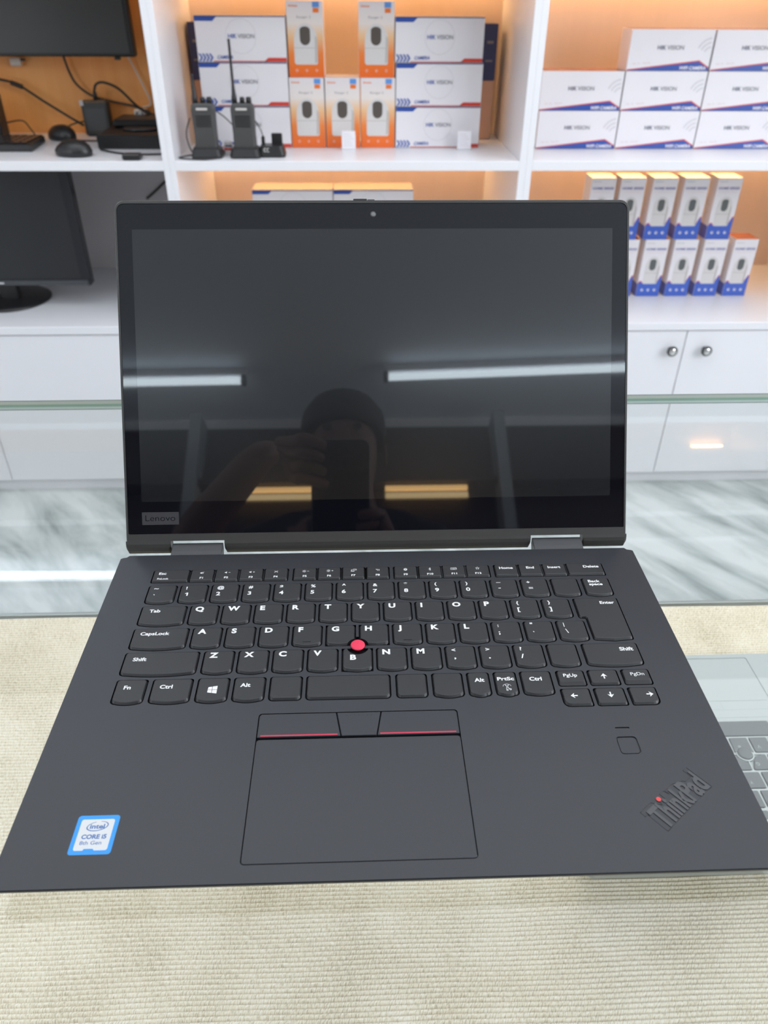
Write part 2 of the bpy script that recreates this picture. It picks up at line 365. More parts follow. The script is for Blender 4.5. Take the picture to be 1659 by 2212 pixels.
# ------------------------------------------------------------------ glass counter with the carpeted display shelf
ct = thing('display_counter', 'long glass-topped display counter with a carpeted inner shelf', 'counter', (0, 180, -950))
gt = MB(); gx0, gx1, gy0, gy1 = -1500, 1500, -130, 453
gt.add([(gx0, gy0, -12.5), (gx1, gy0, -12.5), (gx1, gy1, -12.5), (gx0, gy1, -12.5), (gx0, gy0, -22.5), (gx1, gy0, -22.5), (gx1, gy1, -22.5), (gx0, gy1, -22.5)], [(0, 1, 2, 3)], 0)
gt.f.append(((7, 6, 5, 4), 0, False))
for q in ((0, 1, 5, 4), (1, 2, 6, 5), (3, 0, 4, 7)): gt.f.append((tuple(reversed(q)), 1, False))
def strip(y, z0, z1, mi): gt.add([(gx0, y, z0), (gx1, y, z0), (gx1, y, z1), (gx0, y, z1)], [(3, 2, 1, 0)], mi)
strip(gy1, -22.5, -21.7, 2); strip(gy1, -21.7, -19.3, 3); strip(gy1, -19.3, -16.6, 1); strip(gy1, -16.6, -13.3, 4); strip(gy1, -13.3, -12.5, 2)
gt.build('glass_top', [M_GLASS, M_GEDGE, M_GEDGE2, mat('glass_edge_aqua', (0.52, 0.64, 0.62), 0.2), mat('glass_edge_pale', (0.52, 0.57, 0.53), 0.2)], ct)
MB().box(gx0, gx1, -118, -112, -310, -22.6).build('front_pane', M_GLASS, ct)
MB().box(gx0, gx1, -125, 474, -325, -304).build('shelf_board', M_WHITE, ct)
MB().box(gx0, gx1, 474.5, 479, -312, -298).build('rear_rail', M_ALU, ct, bevel=0.6)
MB().box(gx0, gx1, -110, 440, -950, -325.5).build('base_cabinet', M_WHITE, ct)
for xx in (gx0, gx1-12): MB().box(xx, xx+12, -118, 450, -304, -22.6).build('end_panel', M_WHITE, ct)
# ribbed carpet
cp = MB(); vs = []; prof = []; y = -110.0; PITCH = 3.55
while y < 470:
    for k in range(6):
        t = k/6; prof.append((y+PITCH*t, -303.3 + 3.3*math.sin(PI*t)**0.55))
    y += PITCH
nx = 60; xs = [-1480+2960*i/nx for i in range(nx+1)]
for i, x in enumerate(xs):
    for j, (yy, zz) in enumerate(prof): vs.append((x, yy + 0.55*math.sin(i*1.7+0.02*j)+0.35*math.sin(i*0.6+j*.013), zz))
n = len(prof); fs = [(i*n+j, (i+1)*n+j, (i+1)*n+j+1, i*n+j+1) for i in range(nx) for j in range(n-1)]
cp.add(vs, fs, 0, True); cp.box(-1480, 1480, -110, 473, -303.9, -303.35)
tag(cp.build('carpet', M_CARPET, origin=(0, 180, -304)), 'ribbed cream carpet lining the shelf inside the glass counter', 'carpet')

# ------------------------------------------------------------------ the black laptop
LP = thing('laptop', 'open black convertible laptop with a red pointing nub, standing on the glass counter', 'laptop', (3.3, 90, -12.5))
X0, X1, Y0, Y1 = -163.7, 170.4, -21.8, 199.6
KEYS = []      # (x0, x1, y0, y1, bulge, kind)
def K(x0, x1, y0, y1, b=0.9, leg=(), rad=(2.6, 2.6, 1.5, 1.5), cut=None): KEYS.append(dict(x0=x0, x1=x1, y0=y0, y1=y1, b=b, leg=leg, rad=rad, cut=cut))
P = 19.05
frow = [(-139.0, -116.6), (-115.7, -101.1), (-100.3, -85.8), (-85.1, -70.4), (-69.6, -54.9), (-51.3, -36.9), (-36.0, -21.6), (-20.7, -6.5), (-5.4, 8.8), (12.0, 26.7), (27.5, 42.0), (42.7, 57.2), (57.8, 72.5), (76.0, 90.7), (91.5, 106.1), (106.8, 121.5), (122.3, 145.4)]
flab = ['Esc', 'F1', 'F2', 'F3', 'F4', 'F5', 'F6', 'F7', 'F8', 'F9', 'F10', 'F11', 'F12', 'Home', 'End', 'Insert', 'Delete']
for (a, b), l in zip(frow, flab): K(a, b, 171.9, 183.2, 0.0, ('f', l), (1.2,)*4)
numl = ['~`', '!1', '@2', '#3', '$4', '%5', '^6', '&7', '*8', '(9', ')0', '_-', '+=', '']
K(-138.8, -122.0, 152.6, 168.3, .9, ('n', numl[0]))
for i in range(13): K(-119.3+P*i, -119.3+P*i+16.4, 152.6, 168.3, .9, ('n', numl[i+1]))
K(128.9, 145.4, 152.6, 168.3, .9, ('bs', 'Back|space'))
K(-138.8, -112.6, 133.6, 149.3, 1.2, ('w', 'Tab'))
for i, c in enumerate('QWERTYUIOP'): K(-110.0+P*i, -110.0+P*i+16.4, 133.6, 149.3, .9, ('c', c))
for i, c in ((10, '{['), (11, '}]')): K(-110.0+P*i, -110.0+P*i+16.4, 133.6, 149.3, .9, ('n', c))
KEYS.append(dict(enter=True, leg=('e', 'Enter')))
K(-139.0, -108.0, 114.4, 130.2, 1.2, ('w', 'CapsLock'))
for i, c in enumerate('ASDFGHJKL'):
    K(-105.3+P*i, -105.3+P*i+16.4, 114.4, 130.2, .9, ('c', c), cut={'G': 1, 'H': 2}.get(c))
for i, c in ((9, ':;'), (10, '"\''), (11, '|\\')): K(-105.3+P*i, -105.3+P*i+16.4, 114.4, 130.2, .9, ('n', c))
K(-139.2, -98.9, 95.0, 111.2, 1.3, ('w', 'Shift'))
for i, c in enumerate('ZXCVBNM'): K(-95.9+P*i, -95.9+P*i+16.4, 95.0, 111.2, .9, ('c', c), cut=3 if c == 'B' else None)
for i, c in ((7, '<,'), (8, '>.'), (9, '?/'), (10, '')): K(-95.9+P*i, -95.9+P*i+16.4, 95.0, 111.2, .9, ('n', c))
K(114.6, 145.6, 95.0, 111.2, 1.2, ('ws', 'Shift'))
for a, b, bu, l in ((-138.8, -122.9, .9, 'Fn'), (-119.6, -99.0, .9, 'Ctrl'), (-95.8, -79.6, .9, 'WIN'), (-76.7, -60.5, .9, 'Alt'), (-57.6, -41.1, 0, ''), (-38.3, 5.7, 0, ''), (9.2, 25.2, 0, ''), (28.5, 44.3, .9, ''), (47.3, 58.7, .9, 'Alt'), (61.7, 73.2, .9, 'PrtSc'), (76.0, 92.1, .9, 'Ctrl')):
    K(a, b, 75.4, 91.2, bu, ('b', l))
K(95.7, 110.3, 81.0, 91.2, 0, ('p', 'PgUp'), (1.5,)*4); K(112.8, 128.5, 81.0, 91.2, 0, ('ar', 'u'), (1.5,)*4); K(131.2, 145.8, 81.0, 91.2, 0, ('p', 'PgDn'), (1.5,)*4)
K(95.5, 110.3, 67.2, 78.4, 0, ('ar', 'l'), (3.5, 1.2, 1.2, 1.2)); K(113.0, 128.5, 67.2, 78.4, 0, ('ar', 'd'), (1.5,)*4); K(131.2, 145.5, 67.2, 78.4, 0, ('ar', 'r'), (1.2, 3.5, 1.2, 1.2))

NUB = (-11.2, 112.6)
def key_outline(k, grow=0.0, ins=(0, 0, 0)):       # ins = side, back, front inset
    s, bk, fr = ins
    if k.get('enter'):
        pts = [(123.2+s-grow, 114.8+fr-grow), (145.6-s+grow, 114.8+fr-grow), (146.9-s+grow, 149.4-bk+grow), (118.9+s-grow, 149.4-bk+grow), (118.9+s-grow, 133.4+fr-grow), (123.2+s-grow, 133.4+fr-grow)]
        pts = [(123.2+s-grow, 114.8+fr-grow), (134.5, 113.7+fr-grow), (145.6-s+grow, 114.8+fr-grow), (145.6-s+grow, 149.4-bk+grow), (119.2+s-grow, 149.4-bk+grow), (119.2+s-grow, 134.0+fr*.5-grow), (120.3+s-grow, 132.9+fr*.5-grow), (123.2+s-grow, 132.9+fr*.5-grow)]
        out = []
        N = len(pts)
        for i, p in enumerate(pts):
            if i in (1, 6): out.append(p); continue
            a = Vector(pts[i-1]); b = Vector(p); c = Vector(pts[(i+1) % N]); r = 1.6 if i in (0, 2) else 1.1
            r = min(r, (a-b).length*.45, (c-b).length*.45)
            A = b+(a-b).normalized()*r; D = b+(c-b).normalized()*r
            for j in range(5):
                t = j/4; q = A*(1-t)**2+b*2*t*(1-t)+D*t*t; out.append((q.x, q.y))
        return out
    pts = rrect(k['x0']+s-grow, k['x1']-s+grow, k['y0']+fr-grow, k['y1']-bk+grow, [max(.4, r-s*.4) for r in k['rad']], 4, k['b'])
    if k.get('cut'):
        R = 6.3 - grow; res = []
        for q in pts:
            v = Vector(q)-Vector(NUB)
            if v.length < R:
                continue
            res.append(q)
        # arc of the bite, inserted where points were removed
        n = len(pts); rem = [i for i, q in enumerate(pts) if (Vector(q)-Vector(NUB)).length < R]
        x0 = k['x0']+s-grow; x1 = k['x1']-s+grow; y0 = k['y0']+fr-grow; y1 = k['y1']-bk+grow
        nx_, ny_ = NUB
        if k['cut'] == 1:     # G: front-right corner
            yb = ny_+math.sqrt(max(0, R*R-(x1-nx_)**2)); xb = nx_-math.sqrt(max(0, R*R-(y0-ny_)**2)); a0 = math.atan2(y0-ny_, xb-nx_); a1 = math.atan2(yb-ny_, x1-nx_)
            arc = [(nx_+R*math.cos(a0+(a1-a0)*i/8 if a0 > 0 else a0+2*PI+(a1-a0-2*PI)*i/8), ny_+R*math.sin(a0+(a1-a0)*i/8 if a0 > 0 else a0+2*PI+(a1-a0-2*PI)*i/8)) for i in range(9)]
            base = rrect(x0, x1, y0, y1, [2.6, .1, 1.5, 1.5], 4)
            left = base[:5]; right = base[10:]
            pts = left + [(x0+(xb-x0)*.6, y0-.5)] + arc + right
        elif k['cut'] == 2:   # H: front-left corner
            yb = ny_+math.sqrt(max(0, R*R-(x0-nx_)**2)); xb = nx_+math.sqrt(max(0, R*R-(y0-ny_)**2)); a0 = math.atan2(yb-ny_, x0-nx_); a1 = math.atan2(y0-ny_, xb-nx_)
            arc = [(nx_+R*math.cos(a0+(a1-a0)*i/8), ny_+R*math.sin(a0+(a1-a0)*i/8)) for i in range(9)]
            base = rrect(x0, x1, y0, y1, [.1, 2.6, 1.5, 1.5], 4)
            pts = arc + [(x1-(x1-xb)*.6, y0-.5)] + base[5:]
        else:                 # B: bite out of the middle of the back edge
            dx = math.sqrt(max(0.01, R*R-(y1-ny_)**2)); a0 = math.atan2(y1-ny_, dx); a1 = math.atan2(y1-ny_, -dx)-0
            if a0 > 0: a0 -= 2*PI
            if a1 > 0: a1 -= 2*PI
            a0 = math.atan2(y1-ny_, dx); a1 = -PI-a0
            arc = [(nx_+R*math.cos(a0+(a1-a0)*i/10), ny_+R*math.sin(a0+(a1-a0)*i/10)) for i in range(11)]
            base = rrect(x0, x1, y0, y1, k['rad'], 4, k['b'])
            pts = base[:-5] + arc + base[-5:]
    return pts

def fill_with_holes(outer, holes, z, mb, mi=0):
    bm = bmesh.new(); edges = []
    for loop in [outer]+holes:
        vs = [bm.verts.new((x, y, z)) for x, y in loop]
        for i in range(len(vs)): edges.append(bm.edges.new((vs[i], vs[(i+1) % len(vs)])))
    bmesh.ops.triangle_fill(bm, edges=edges, use_beauty=True, use_dissolve=False)
    bm.verts.index_update(); vl = [tuple(v.co) for v in bm.verts]; fl = []
    for f in bm.faces:
        ids = [v.index for v in f.verts]
        if f.normal.z < 0: ids.reverse()
        fl.append(tuple(ids))
    bm.free(); mb.add(vl, fl, mi)

outer = [(X0+5, Y0), (X1-5, Y0), (X1-1.5, Y0+1.3), (X1, Y0+4.5), (X1, Y1-3.2), (X1-1.2, Y1-2.4), (X1-3.6, Y1-1.8), (X1-5, Y1), (X0+5, Y1), (X0+3.6, Y1-1.8), (X0+1.2, Y1-2.4), (X0, Y1-3.2), (X0, Y0+4.5), (X0+1.5, Y0+1.3)]
cx_, cy_ = (X0+X1)/2, (Y0+Y1)/2
def shrink(pts, d): return [(x + (d if x < cx_ else -d), y + (d if y < cy_ else -d)) for x, y in pts]
dk = MB()
merged = [key_outline(k, 0.55) for k in KEYS if not k.get('cut')]
# the three keys round the nub share one well with it
def keyby(c): return [k for k in KEYS if k['leg'] and k['leg'][1] == c][0]
G, H, B = keyby('G'), keyby('H'), keyby('B')
g = .55
well = [(G['x0']-g, 114.4-g), (-14.6, 114.4-g), (-14.6, 111.75), (B['x0']-g, 111.75), (B['x0']-g, 95.0-g), (B['x0']+8.2, 95.0-g-.9), (B['x1']+g, 95.0-g), (B['x1']+g, 111.75), (-7.8, 111.75), (-7.8, 114.4-g), (H['x1']+g, 114.4-g), (H['x1']+g, 130.2+g), (H['x0']-g, 130.2+g), (H['x0']-g, 121), (G['x1']+g, 121), (G['x1']+g, 130.2+g), (G['x0']-g, 130.2+g)]
holes = merged + [well]
padh = rrect(-61.7, 39.5, -13.9, 66.9, 1.8)
fph = rrect(115.7, 126.0, 37.0, 47.4, 1.8); dash = rrect(117.2, 124.4, 52.2, 53.2, .4)
holes += [padh, fph, dash]
fill_with_holes(outer, holes, 0.0, dk)
for h in holes[:-2]: dk.loft([[(x, y, 0) for x, y in h], [(x, y, -1.6) for x, y in h]], 1, cap0=False, cap1=False)
for h in holes[-2:]: dk.loft([[(x, y, 0) for x, y in h], [(x, y, -.5) for x, y in h]], 0, cap0=False, cap1=True)
dk.loft([[(x, y, z) for x, y in shrink(outer, d)] for z, d in ((0, 0), (-0.7, -0.25), (-2.2, 0.1), (-5.5, 2.0), (-10, 7.5))], 0, cap0=False, cap1=False)
dk.add([(x, y, -1.6) for x, y in shrink(outer, 3)], [tuple(range(len(outer)))], 1)
dk.add([(x, y, -10) for x, y in shrink(outer, 7.5)], [tuple(reversed(range(len(outer))))], 0)
deck = dk.build('keyboard_deck', [M_DECK, M_WELL], LP)
for fx, fy in ((-135, 5), (142, 5), (-135, 170), (142, 170)):
    MB().lathe((fx, fy, -12.5), [(5, 0), (6, .6), (6, 2.6)], 20).build('rubber_foot', M_BLACK, deck)

EX, EY = (1, 0, 0), (0, 1, 0)
ZT = 0.95         # height of the key tops over the deck
ZL = ZT + 0.03
def poly(mb, pts, x, y, s, mi=1): mb.flat([(a*s, b*s) for a, b in pts], (x, y, ZL), EX, EY, mi)
def ringp(mb, x, y, r0, r1, mi=1, n=16, a0=0, a1=2*PI):
    for i in range(n):
        a, b = a0+(a1-a0)*i/n, a0+(a1-a0)*(i+1)/n
        mb.flat([(r0*math.cos(a), r0*math.sin(a)), (r1*math.cos(a), r1*math.sin(a)), (r1*math.cos(b), r1*math.sin(b)), (r0*math.cos(b), r0*math.sin(b))], (x, y, ZL), EX, EY, mi)
def disc(mb, x, y, r, mi=1, n=14): mb.flat([(r*math.cos(2*PI*i/n), r*math.sin(2*PI*i/n)) for i in range(n)], (x, y, ZL), EX, EY, mi)
def bar(mb, xa, ya, xb, yb, w, mi=1):
    d = Vector((xb-xa, yb-ya)); q = Vector((-d.y, d.x)).normalized()*w/2
    mb.flat([(xa-q.x, ya-q.y), (xb-q.x, yb-q.y), (xb+q.x, yb+q.y), (xa+q.x, ya+q.y)], (0, 0, ZL), EX, EY, mi)
def icon(mb, l, x, y):
    if l in ('F1', 'F2', 'F3'):
        mb.flat([(-1.1, -.35), (-.5, -.35), (.2, -.95), (.2, .95), (-.5, .35), (-1.1, .35)], (x-.3, y, ZL), EX, EY, 1)
        if l == 'F1': bar(mb, x-.9, y-.9, x+.9, y+.9, .22); bar(mb, x+.5, y-.9, x+.5, y+.9, .2)
        if l in ('F2', 'F3'): bar(mb, x+.9, y, x+2.1, y, .28)
        if l == 'F3': bar(mb, x+1.5, y-.6, x+1.5, y+.6, .28)
    elif l == 'F4':
        bar(mb, x-1.1, y-.8, x+1.1, y+.8, .28); bar(mb, x-1.1, y+.8, x+1.1, y-.8, .28); disc(mb, x+.1, y+.1, .5)
    elif l in ('F5', 'F6'):
        ringp(mb, x-.5, y, .4, .68)
        for i in range(8): a = PI*i/4; bar(mb, x-.5+.9*math.cos(a), y+.9*math.sin(a), x-.5+1.3*math.cos(a), y+1.3*math.sin(a), .22)
        bar(mb, x+1.3, y, x+2.5, y, .26)
        if l == 'F6': bar(mb, x+1.9, y-.6, x+1.9, y+.6, .26)
    elif l == 'F7':
        for a, b, c, d in ((-1.1, -.6, .6, -.6), (-1.1, .6, .2, .6), (-1.1, -.6, -1.1, .6), (.6, -.6, .6, .1), (.2, 1.2, 2.0, 1.2), (2.0, 1.2, 2.0, .2), (.2, 1.2, .2, .5), (.7, .2, 2.0, .2)): bar(mb, x+a-.2, y+b, x+c-.2, y+d, .28)
        mb.flat([(-1.6, -1.1), (.9, -1.1), (.6, -.7), (-1.2, -.7)], (x-.2, y, ZL), EX, EY, 1)
    elif l == 'F8':
        bar(mb, x-1.2, y+.9, x+.1, y+.3, .3); bar(mb, x, y-.9, x, y+.9, .3); bar(mb, x+.9, y-.9, x+.9, y+.9, .3); bar(mb, x+.3, y+.2, x+1.3, y+.2, .3); disc(mb, x-.6, y+.5, .4)
    elif l == 'F9':
        ringp(mb, x, y, .38, .95)
        for i in range(8): a = PI*i/4; bar(mb, x+.8*math.cos(a), y+.8*math.sin(a), x+1.25*math.cos(a), y+1.25*math.sin(a), .42)
    elif l == 'F10':
        for a in ((0, -1.3, 0, 1.3), (0, 1.3, .7, .65), (.7, .65, -.7, -.6), (0, -1.3, .7, -.65), (.7, -.65, -.7, .6)): bar(mb, x+a[0], y+a[1], x+a[2], y+a[3], .22)
    elif l == 'F11':
        for a in ((-1.8, -.9, 1.8, -.9), (-1.8, .9, 1.8, .9), (-1.8, -.9, -1.8, .9), (1.8, -.9, 1.8, .9), (-.9, -.5, .9, -.5)): bar(mb, x+a[0], y+a[1], x+a[2], y+a[3], .22)
        for i in range(6): bar(mb, x-1.3+i*.52, y+.45, x-1.0+i*.52, y+.45, .22); bar(mb, x-1.3+i*.52, y-.02, x-1.0+i*.52, y-.02, .22)
    elif l == 'F12':
        o = [((1.3 if i % 2 == 0 else .55)*math.sin(PI*i/5), (1.3 if i % 2 == 0 else .55)*math.cos(PI*i/5)) for i in range(10)]
        for i in range(10): bar(mb, x+o[i][0], y+o[i][1], x+o[(i+1) % 10][0], y+o[(i+1) % 10][1], .22)
def legend(mb, k):
    kind, l = k['leg'] if k['leg'] else ('', '')
    if not l: return
    x0 = k.get('x0', 118.9); x1 = k.get('x1', 145.6); y0 = k.get('y0', 114.8); y1 = k.get('y1', 149.4); xc = (x0+x1)/2
    T = lambda s, x, y, h, a='l', b=.03, w=None: mb.text(s, (x, y, ZL), EX, EY, h*1.12, w, 1, a, b, 0, 1.18)
    if kind == 'c':
        T(l, x0+3.0 if l not in 'B' else x0+4.2, y1-5.1 if l != 'B' else y1-8.8, 3.2, b=.045)
        if l in 'FJ': mb.box(xc-2.3, xc+2.3, y0+2.5, y0+3.0, ZT-.1, ZT+.22)
    elif kind == 'n':
        hi, lo = l[0], l[1]
        if hi == '_': bar(mb, x0+3.6, y1-3.0, x0+6.4, y1-3.0, .35); bar(mb, x0+4.3, y1-8.3, x0+5.8, y1-8.3, .55); return
        if hi == '|': bar(mb, x0+4.0, y1-5.3, x0+3.9, y1-1.9, .38); bar(mb, x0+4.2, y1-7.0, x0+5.3, y1-10.4, .45); return
        if hi in '~^*"': T(hi, x0+3.4, y1-4.3, 2.5)
        else: T(hi, x0+3.4, y1-4.3, 2.2)
        if lo in '`\'': bar(mb, x0+4.2, y1-8.4, x0+4.8, y1-9.1, .5)
        elif lo in '.': disc(mb, x0+5.0, y1-9.7, .5)
        elif lo in ',': T(lo, x0+4.4, y1-9.6, 2.9)
        elif lo == '=': bar(mb, x0+4.0, y1-8.1, x0+6.6, y1-8.1, .42); bar(mb, x0+4.0, y1-9.1, x0+6.6, y1-9.1, .42)
        elif lo == '1': mb.flat([(.85, 0), (1.75, 0), (1.75, 2.9), (1.05, 2.9)], (x0+3.6, y1-10.2, ZL), EX, EY, 1).flat([(0, 1.75), (1.1, 2.2), (1.1, 2.9), (0, 2.35)], (x0+3.6, y1-10.2, ZL), EX, EY, 1)
        else: T(lo, x0+3.3, y1-10.2, 2.7)
    elif kind == 'f':
        if l == 'Esc': T('Esc', x0+3.6, y1-4.6, 1.9); T('FnLock', x0+3.4, y0+2.0, 1.25)
        elif l[0] == 'F': T(l, xc, y0+2.2, 1.45, 'c'); icon(mb, l, xc, y1-3.5)
        elif l == 'Delete': T(l, x1-2.6, y1-4.6, 1.95, 'r')
        else: T(l, xc, y1-4.6, 1.85, 'c')
    elif kind == 'bs': T('Back', x0+3.4, y1-4.3, 2.0); T('space', x0+3.4, y1-7.1, 2.0)
    elif kind == 'w': T(l, x0+(5.0 if l != 'CapsLock' else 4.3), y1-5.6 if l != 'Shift' else y1-6.6, 2.2 if l != 'CapsLock' else 2.15)
    elif kind == 'ws': T(l, x1-3.0, y1-6.1, 2.3, 'r')
    elif kind == 'e': T(l, x1-2.6, y1-5.4, 2.1, 'r')
    elif kind == 'p': T(l, x0+3.2 if l == 'PgUp' else x1-3, y1-4.6, 1.9, 'l' if l == 'PgUp' else 'r', .02 if l == 'PgUp' else .004)
    elif kind == 'b':
        if l == 'WIN':
            for a in ([(-2.6, .15), (-.2, .15), (-.2, 2.5), (-2.4, 2.1)], [(.1, .15), (2.9, .15), (2.9, 3.0), (.1, 2.55)], [(-2.6, -.15), (-.2, -.15), (-.2, -2.4), (-2.6, -2.0)], [(.1, -.15), (2.9, -.15), (2.9, -2.9), (.1, -2.45)]): poly(mb, a, xc, y1-8.4, .88)
        elif l == 'PrtSc':
            T(l, x0+1.3, y1-6.2, 2.0, w=9.0)
            for i in range(9): a = PI*(0.05+1.0*i/9); bar(mb, xc+2.1*math.cos(a), y1-10.4+1.6*math.sin(a), xc+2.1*math.cos(a+.2), y1-10.4+1.6*math.sin(a+.2), .3)
            bar(mb, xc-.9, y1-9.3, xc+1.0, y1-12.2, .32); bar(mb, xc+.9, y1-9.3, xc-.6, y1-12.0, .32); ringp(mb, xc+1.5, y1-12.5, .3, .58, n=10); ringp(mb, xc-.2, y1-12.9, .3, .58, n=10); disc(mb, xc+.05, y1-10.8, .5)
        else: T(l, x0+{'Fn': 4.6, 'Ctrl': 4.2, 'Alt': 3.4}[l], y1-6.8, 2.2)
    elif kind == 'ar':
        yc = (y0+y1)/2+.6; xx = xc + (-1.6 if l == 'l' else 3.2 if l == 'r' else 0)
        A = [(-.35, -2.0), (.35, -2.0), (.35, .0), (1.75, -.45), (0, 1.7), (-1.75, -.45), (-.35, 0)]
        rot = {'u': 0, 'd': PI, 'l': PI/2, 'r': -PI/2}[l]; c, s = math.cos(rot), math.sin(rot)
        pts = [(a*c-b*s, a*s+b*c) for a, b in A]
        mb.add([(xx+a, yc+b, ZL) for a, b in pts], [(0, 1, 2, 6), (2, 3, 4), (6, 2, 4), (4, 5, 6)], 1)
for k in KEYS:
    kb = MB()
    small = k['leg'] and k['leg'][0] == 'p'
    o0 = key_outline(k, 0, (0, 0, 0)); o1 = key_outline(k, 0, (.12, .05, .15)); o2 = key_outline(k, 0, (.5, .3, 1.0 if not small else 2.2)); o3 = key_outline(k, 0, (.85, .6, 1.5 if not small else 2.7))
    kb.loft([[(*p, -1.3) for p in o0], [(*p, -.35) for p in o0], [(*p, -.05) for p in o1], [(*p, ZT-.14) for p in o2], [(*p, ZT) for p in o3]], 0, cap0=False)
    legend(kb, k)
    kb.build('key', [M_KEY, M_LEG], deck)
# the red pointing nub
nb = MB().lathe((NUB[0], NUB[1], 0), [(2.0, -1.5), (2.0, .6), (3.4, 1.0), (3.95, 1.5), (4.0, 2.0), (3.7, 2.35), (3.2, 2.5), (.2, 2.42)], 36)
nb.build('pointing_nub', M_RED, deck)
# touchpad buttons and touchpad
def plate(pts, z0, z1, ch=.25):
    cx = sum(p[0] for p in pts)/len(pts); cy = sum(p[1] for p in pts)/len(pts)
    def ins(d): return [(x + (d if x < cx else -d), y + (d if y < cy else -d)) for x, y in pts]
    return [[(*p, z0) for p in pts], [(*p, z1-ch) for p in pts], [(*p, z1) for p in ins(ch)]]
bl = [(-61.3, 51.9), (-20.0, 51.9), (-22.5, 66.5), (-60.2, 66.5), (-61.3, 65.4)]
br = [(-1.8, 51.9), (39.1, 51.9), (39.1, 65.4), (38.0, 66.5), (0.6, 66.5)]
bmid = [(-19.6, 51.9), (-2.2, 51.9), (.2, 66.5), (-22.1, 66.5)]
for nm, pts in (('pointer_button', bl), ('pointer_button', br)):
    b = MB().loft(plate(pts, -1.5, .12)); o = b.build(nm, M_DECK, deck)
b = MB().loft(plate(bmid, -1.5, .12))
for i in range(7): b.lathe((-17.2+i*2.1, 64.6, .1), [(.3, 0), (.2, .12)], 8)
b.build('middle_button', M_DECK, deck)
MB().box(-59.6, -21.6, 52.5, 53.2, .0, .17).build('red_stripe', M_REDL, deck)
MB().box(-.4, 37.4, 52.5, 53.2, .0, .17).build('red_stripe', M_REDL, deck)
MB().loft(plate(rrect(-61.35, 39.15, -13.55, 50.6, 1.6), -1.5, -.02, .15)).build('touchpad', M_DECK, deck)
# fingerprint reader
MB().loft([[(*p, -.48) for p in rrect(116.1, 125.6, 37.4, 47.0, 1.6)], [(*p, -.2) for p in rrect(116.3, 125.4, 37.6, 46.8, 1.5)]]).build('fingerprint_reader', M_DECK, deck)
# maker's sticker
st = MB(); sx0, sx1, sy0, sy1 = -135.6, -117.3, -7.2, 11.4
st.prism(rrect(sx0, sx1, sy0, sy1, 1.4), 0, .08, 0)
st.flat(rrect(sx0+1.9, sx1-1.9, sy0+1.9, sy1-1.9, 1.0), (0, 0, .09), EX, EY, 1)
st.flat([(sx0+5.9, sy0+1.8), (sx0+11.0, sy0+1.8), (sx0+10.2, sy0+2.7), (sx0+6.5, sy0+2.7)], (0, 0, .10), EX, EY, 0)
ocx, ocy = (sx0+sx1)/2+.3, sy0+13.3
for i in range(26):
    if i in (4, 5): continue
    def op(t, q): a = 2*PI*t/26+.35; x = (4.7-q)*math.cos(a); y = (2.35-q*.7)*math.sin(a); return (x, y+x*.12)
    w = .28+.28*abs(math.cos(PI*(i-17)/26))
    st.flat([op(i, w), op(i, 0), op(i+1, 0), op(i+1, w)], (ocx, ocy, .10), EX, EY, 2)
st.text('intel', (ocx, ocy-1.1, .10), EX, EY, 2.1, 6.4, 2, 'c', .03)
st.text('CORE i5', (ocx-.2, sy0+7.4, .10), EX, EY, 1.95, 10.8, 2, 'c', .04)
st.text('8th Gen', (ocx-.9, sy0+4.6, .10), EX, EY, 1.75, 9.4, 2, 'c', .01)
st.build('processor_sticker', [M_STKB, M_STKW, M_STKT], deck)
# embossed wordmark turned about 45 degrees
ang = math.atan2(21.8, 28.2); ux, uy = math.cos(ang), math.sin(ang); vx, vy = -uy, ux
LO = (124.4, -3.9)
lg = MB()
def LPt(a, b, z): return (LO[0]+ux*a+vx*b, LO[1]+uy*a+vy*b, z)
sil = [(0, 0), (35.6, 0), (35.6, 13.4), (32.9, 13.4), (32.9, 9.2), (28.5, 9.4), (27.2, 10.8), (22.5, 12.5), (18.0, 12.6), (16.8, 12.6), (16.8, 10.2), (15.9, 13.2), (13.2, 13.2), (13.2, 10.3), (9.6, 10.3), (9.6, 9.0), (6.2, 13.2), (-1.6, 13.2), (-1.6, 10.4), (0, 10.4)]
lgv = [LPt(a, b, .02) for a, b in sil]
lg.v += lgv
N = len(sil)
for i in range(N): lg.tube([LPt(*sil[i], .02), LPt(*sil[(i+1) % N], .02)], .13, 5, 0)
vs, fsx = text_geo('ThinkPad', .03)
tx0 = min(v[0] for v in vs); tx1 = max(v[0] for v in vs); kx = 34.4/(tx1-tx0); ky = 11.2/.73
base = len(lg.v); nvt = len(vs)
lg.add([LPt(.5+(x-tx0)*kx, .8+y*ky, .0) for x, y in vs], [], 1)
lg.add([LPt(.5+(x-tx0)*kx, .8+y*ky, .32) for x, y in vs], fsx, 1)
from collections import Counter
ec = Counter(); 
for f in fsx:
    for i in range(len(f)): ec[tuple(sorted((f[i], f[(i+1) % len(f)])))] += 1
for f in fsx:
    for i in range(len(f)):
        a, b = f[i], f[(i+1) % len(f)]
        if ec[tuple(sorted((a, b)))] == 1: lg.f.append(((base+a, base+b, base+nvt+b, base+nvt+a), 1, False))
lg.lathe((125.2+.2, 11.9, 0), [(1.35, 0), (1.35, .3)], 20, mi=2).lathe((125.4, 11.9, 0), [(1.0, .1), (1.0, .42)], 20, mi=3)
lg.build('wordmark', [M_DECK, M_EMB, M_EMB, M_REDDOT], deck)

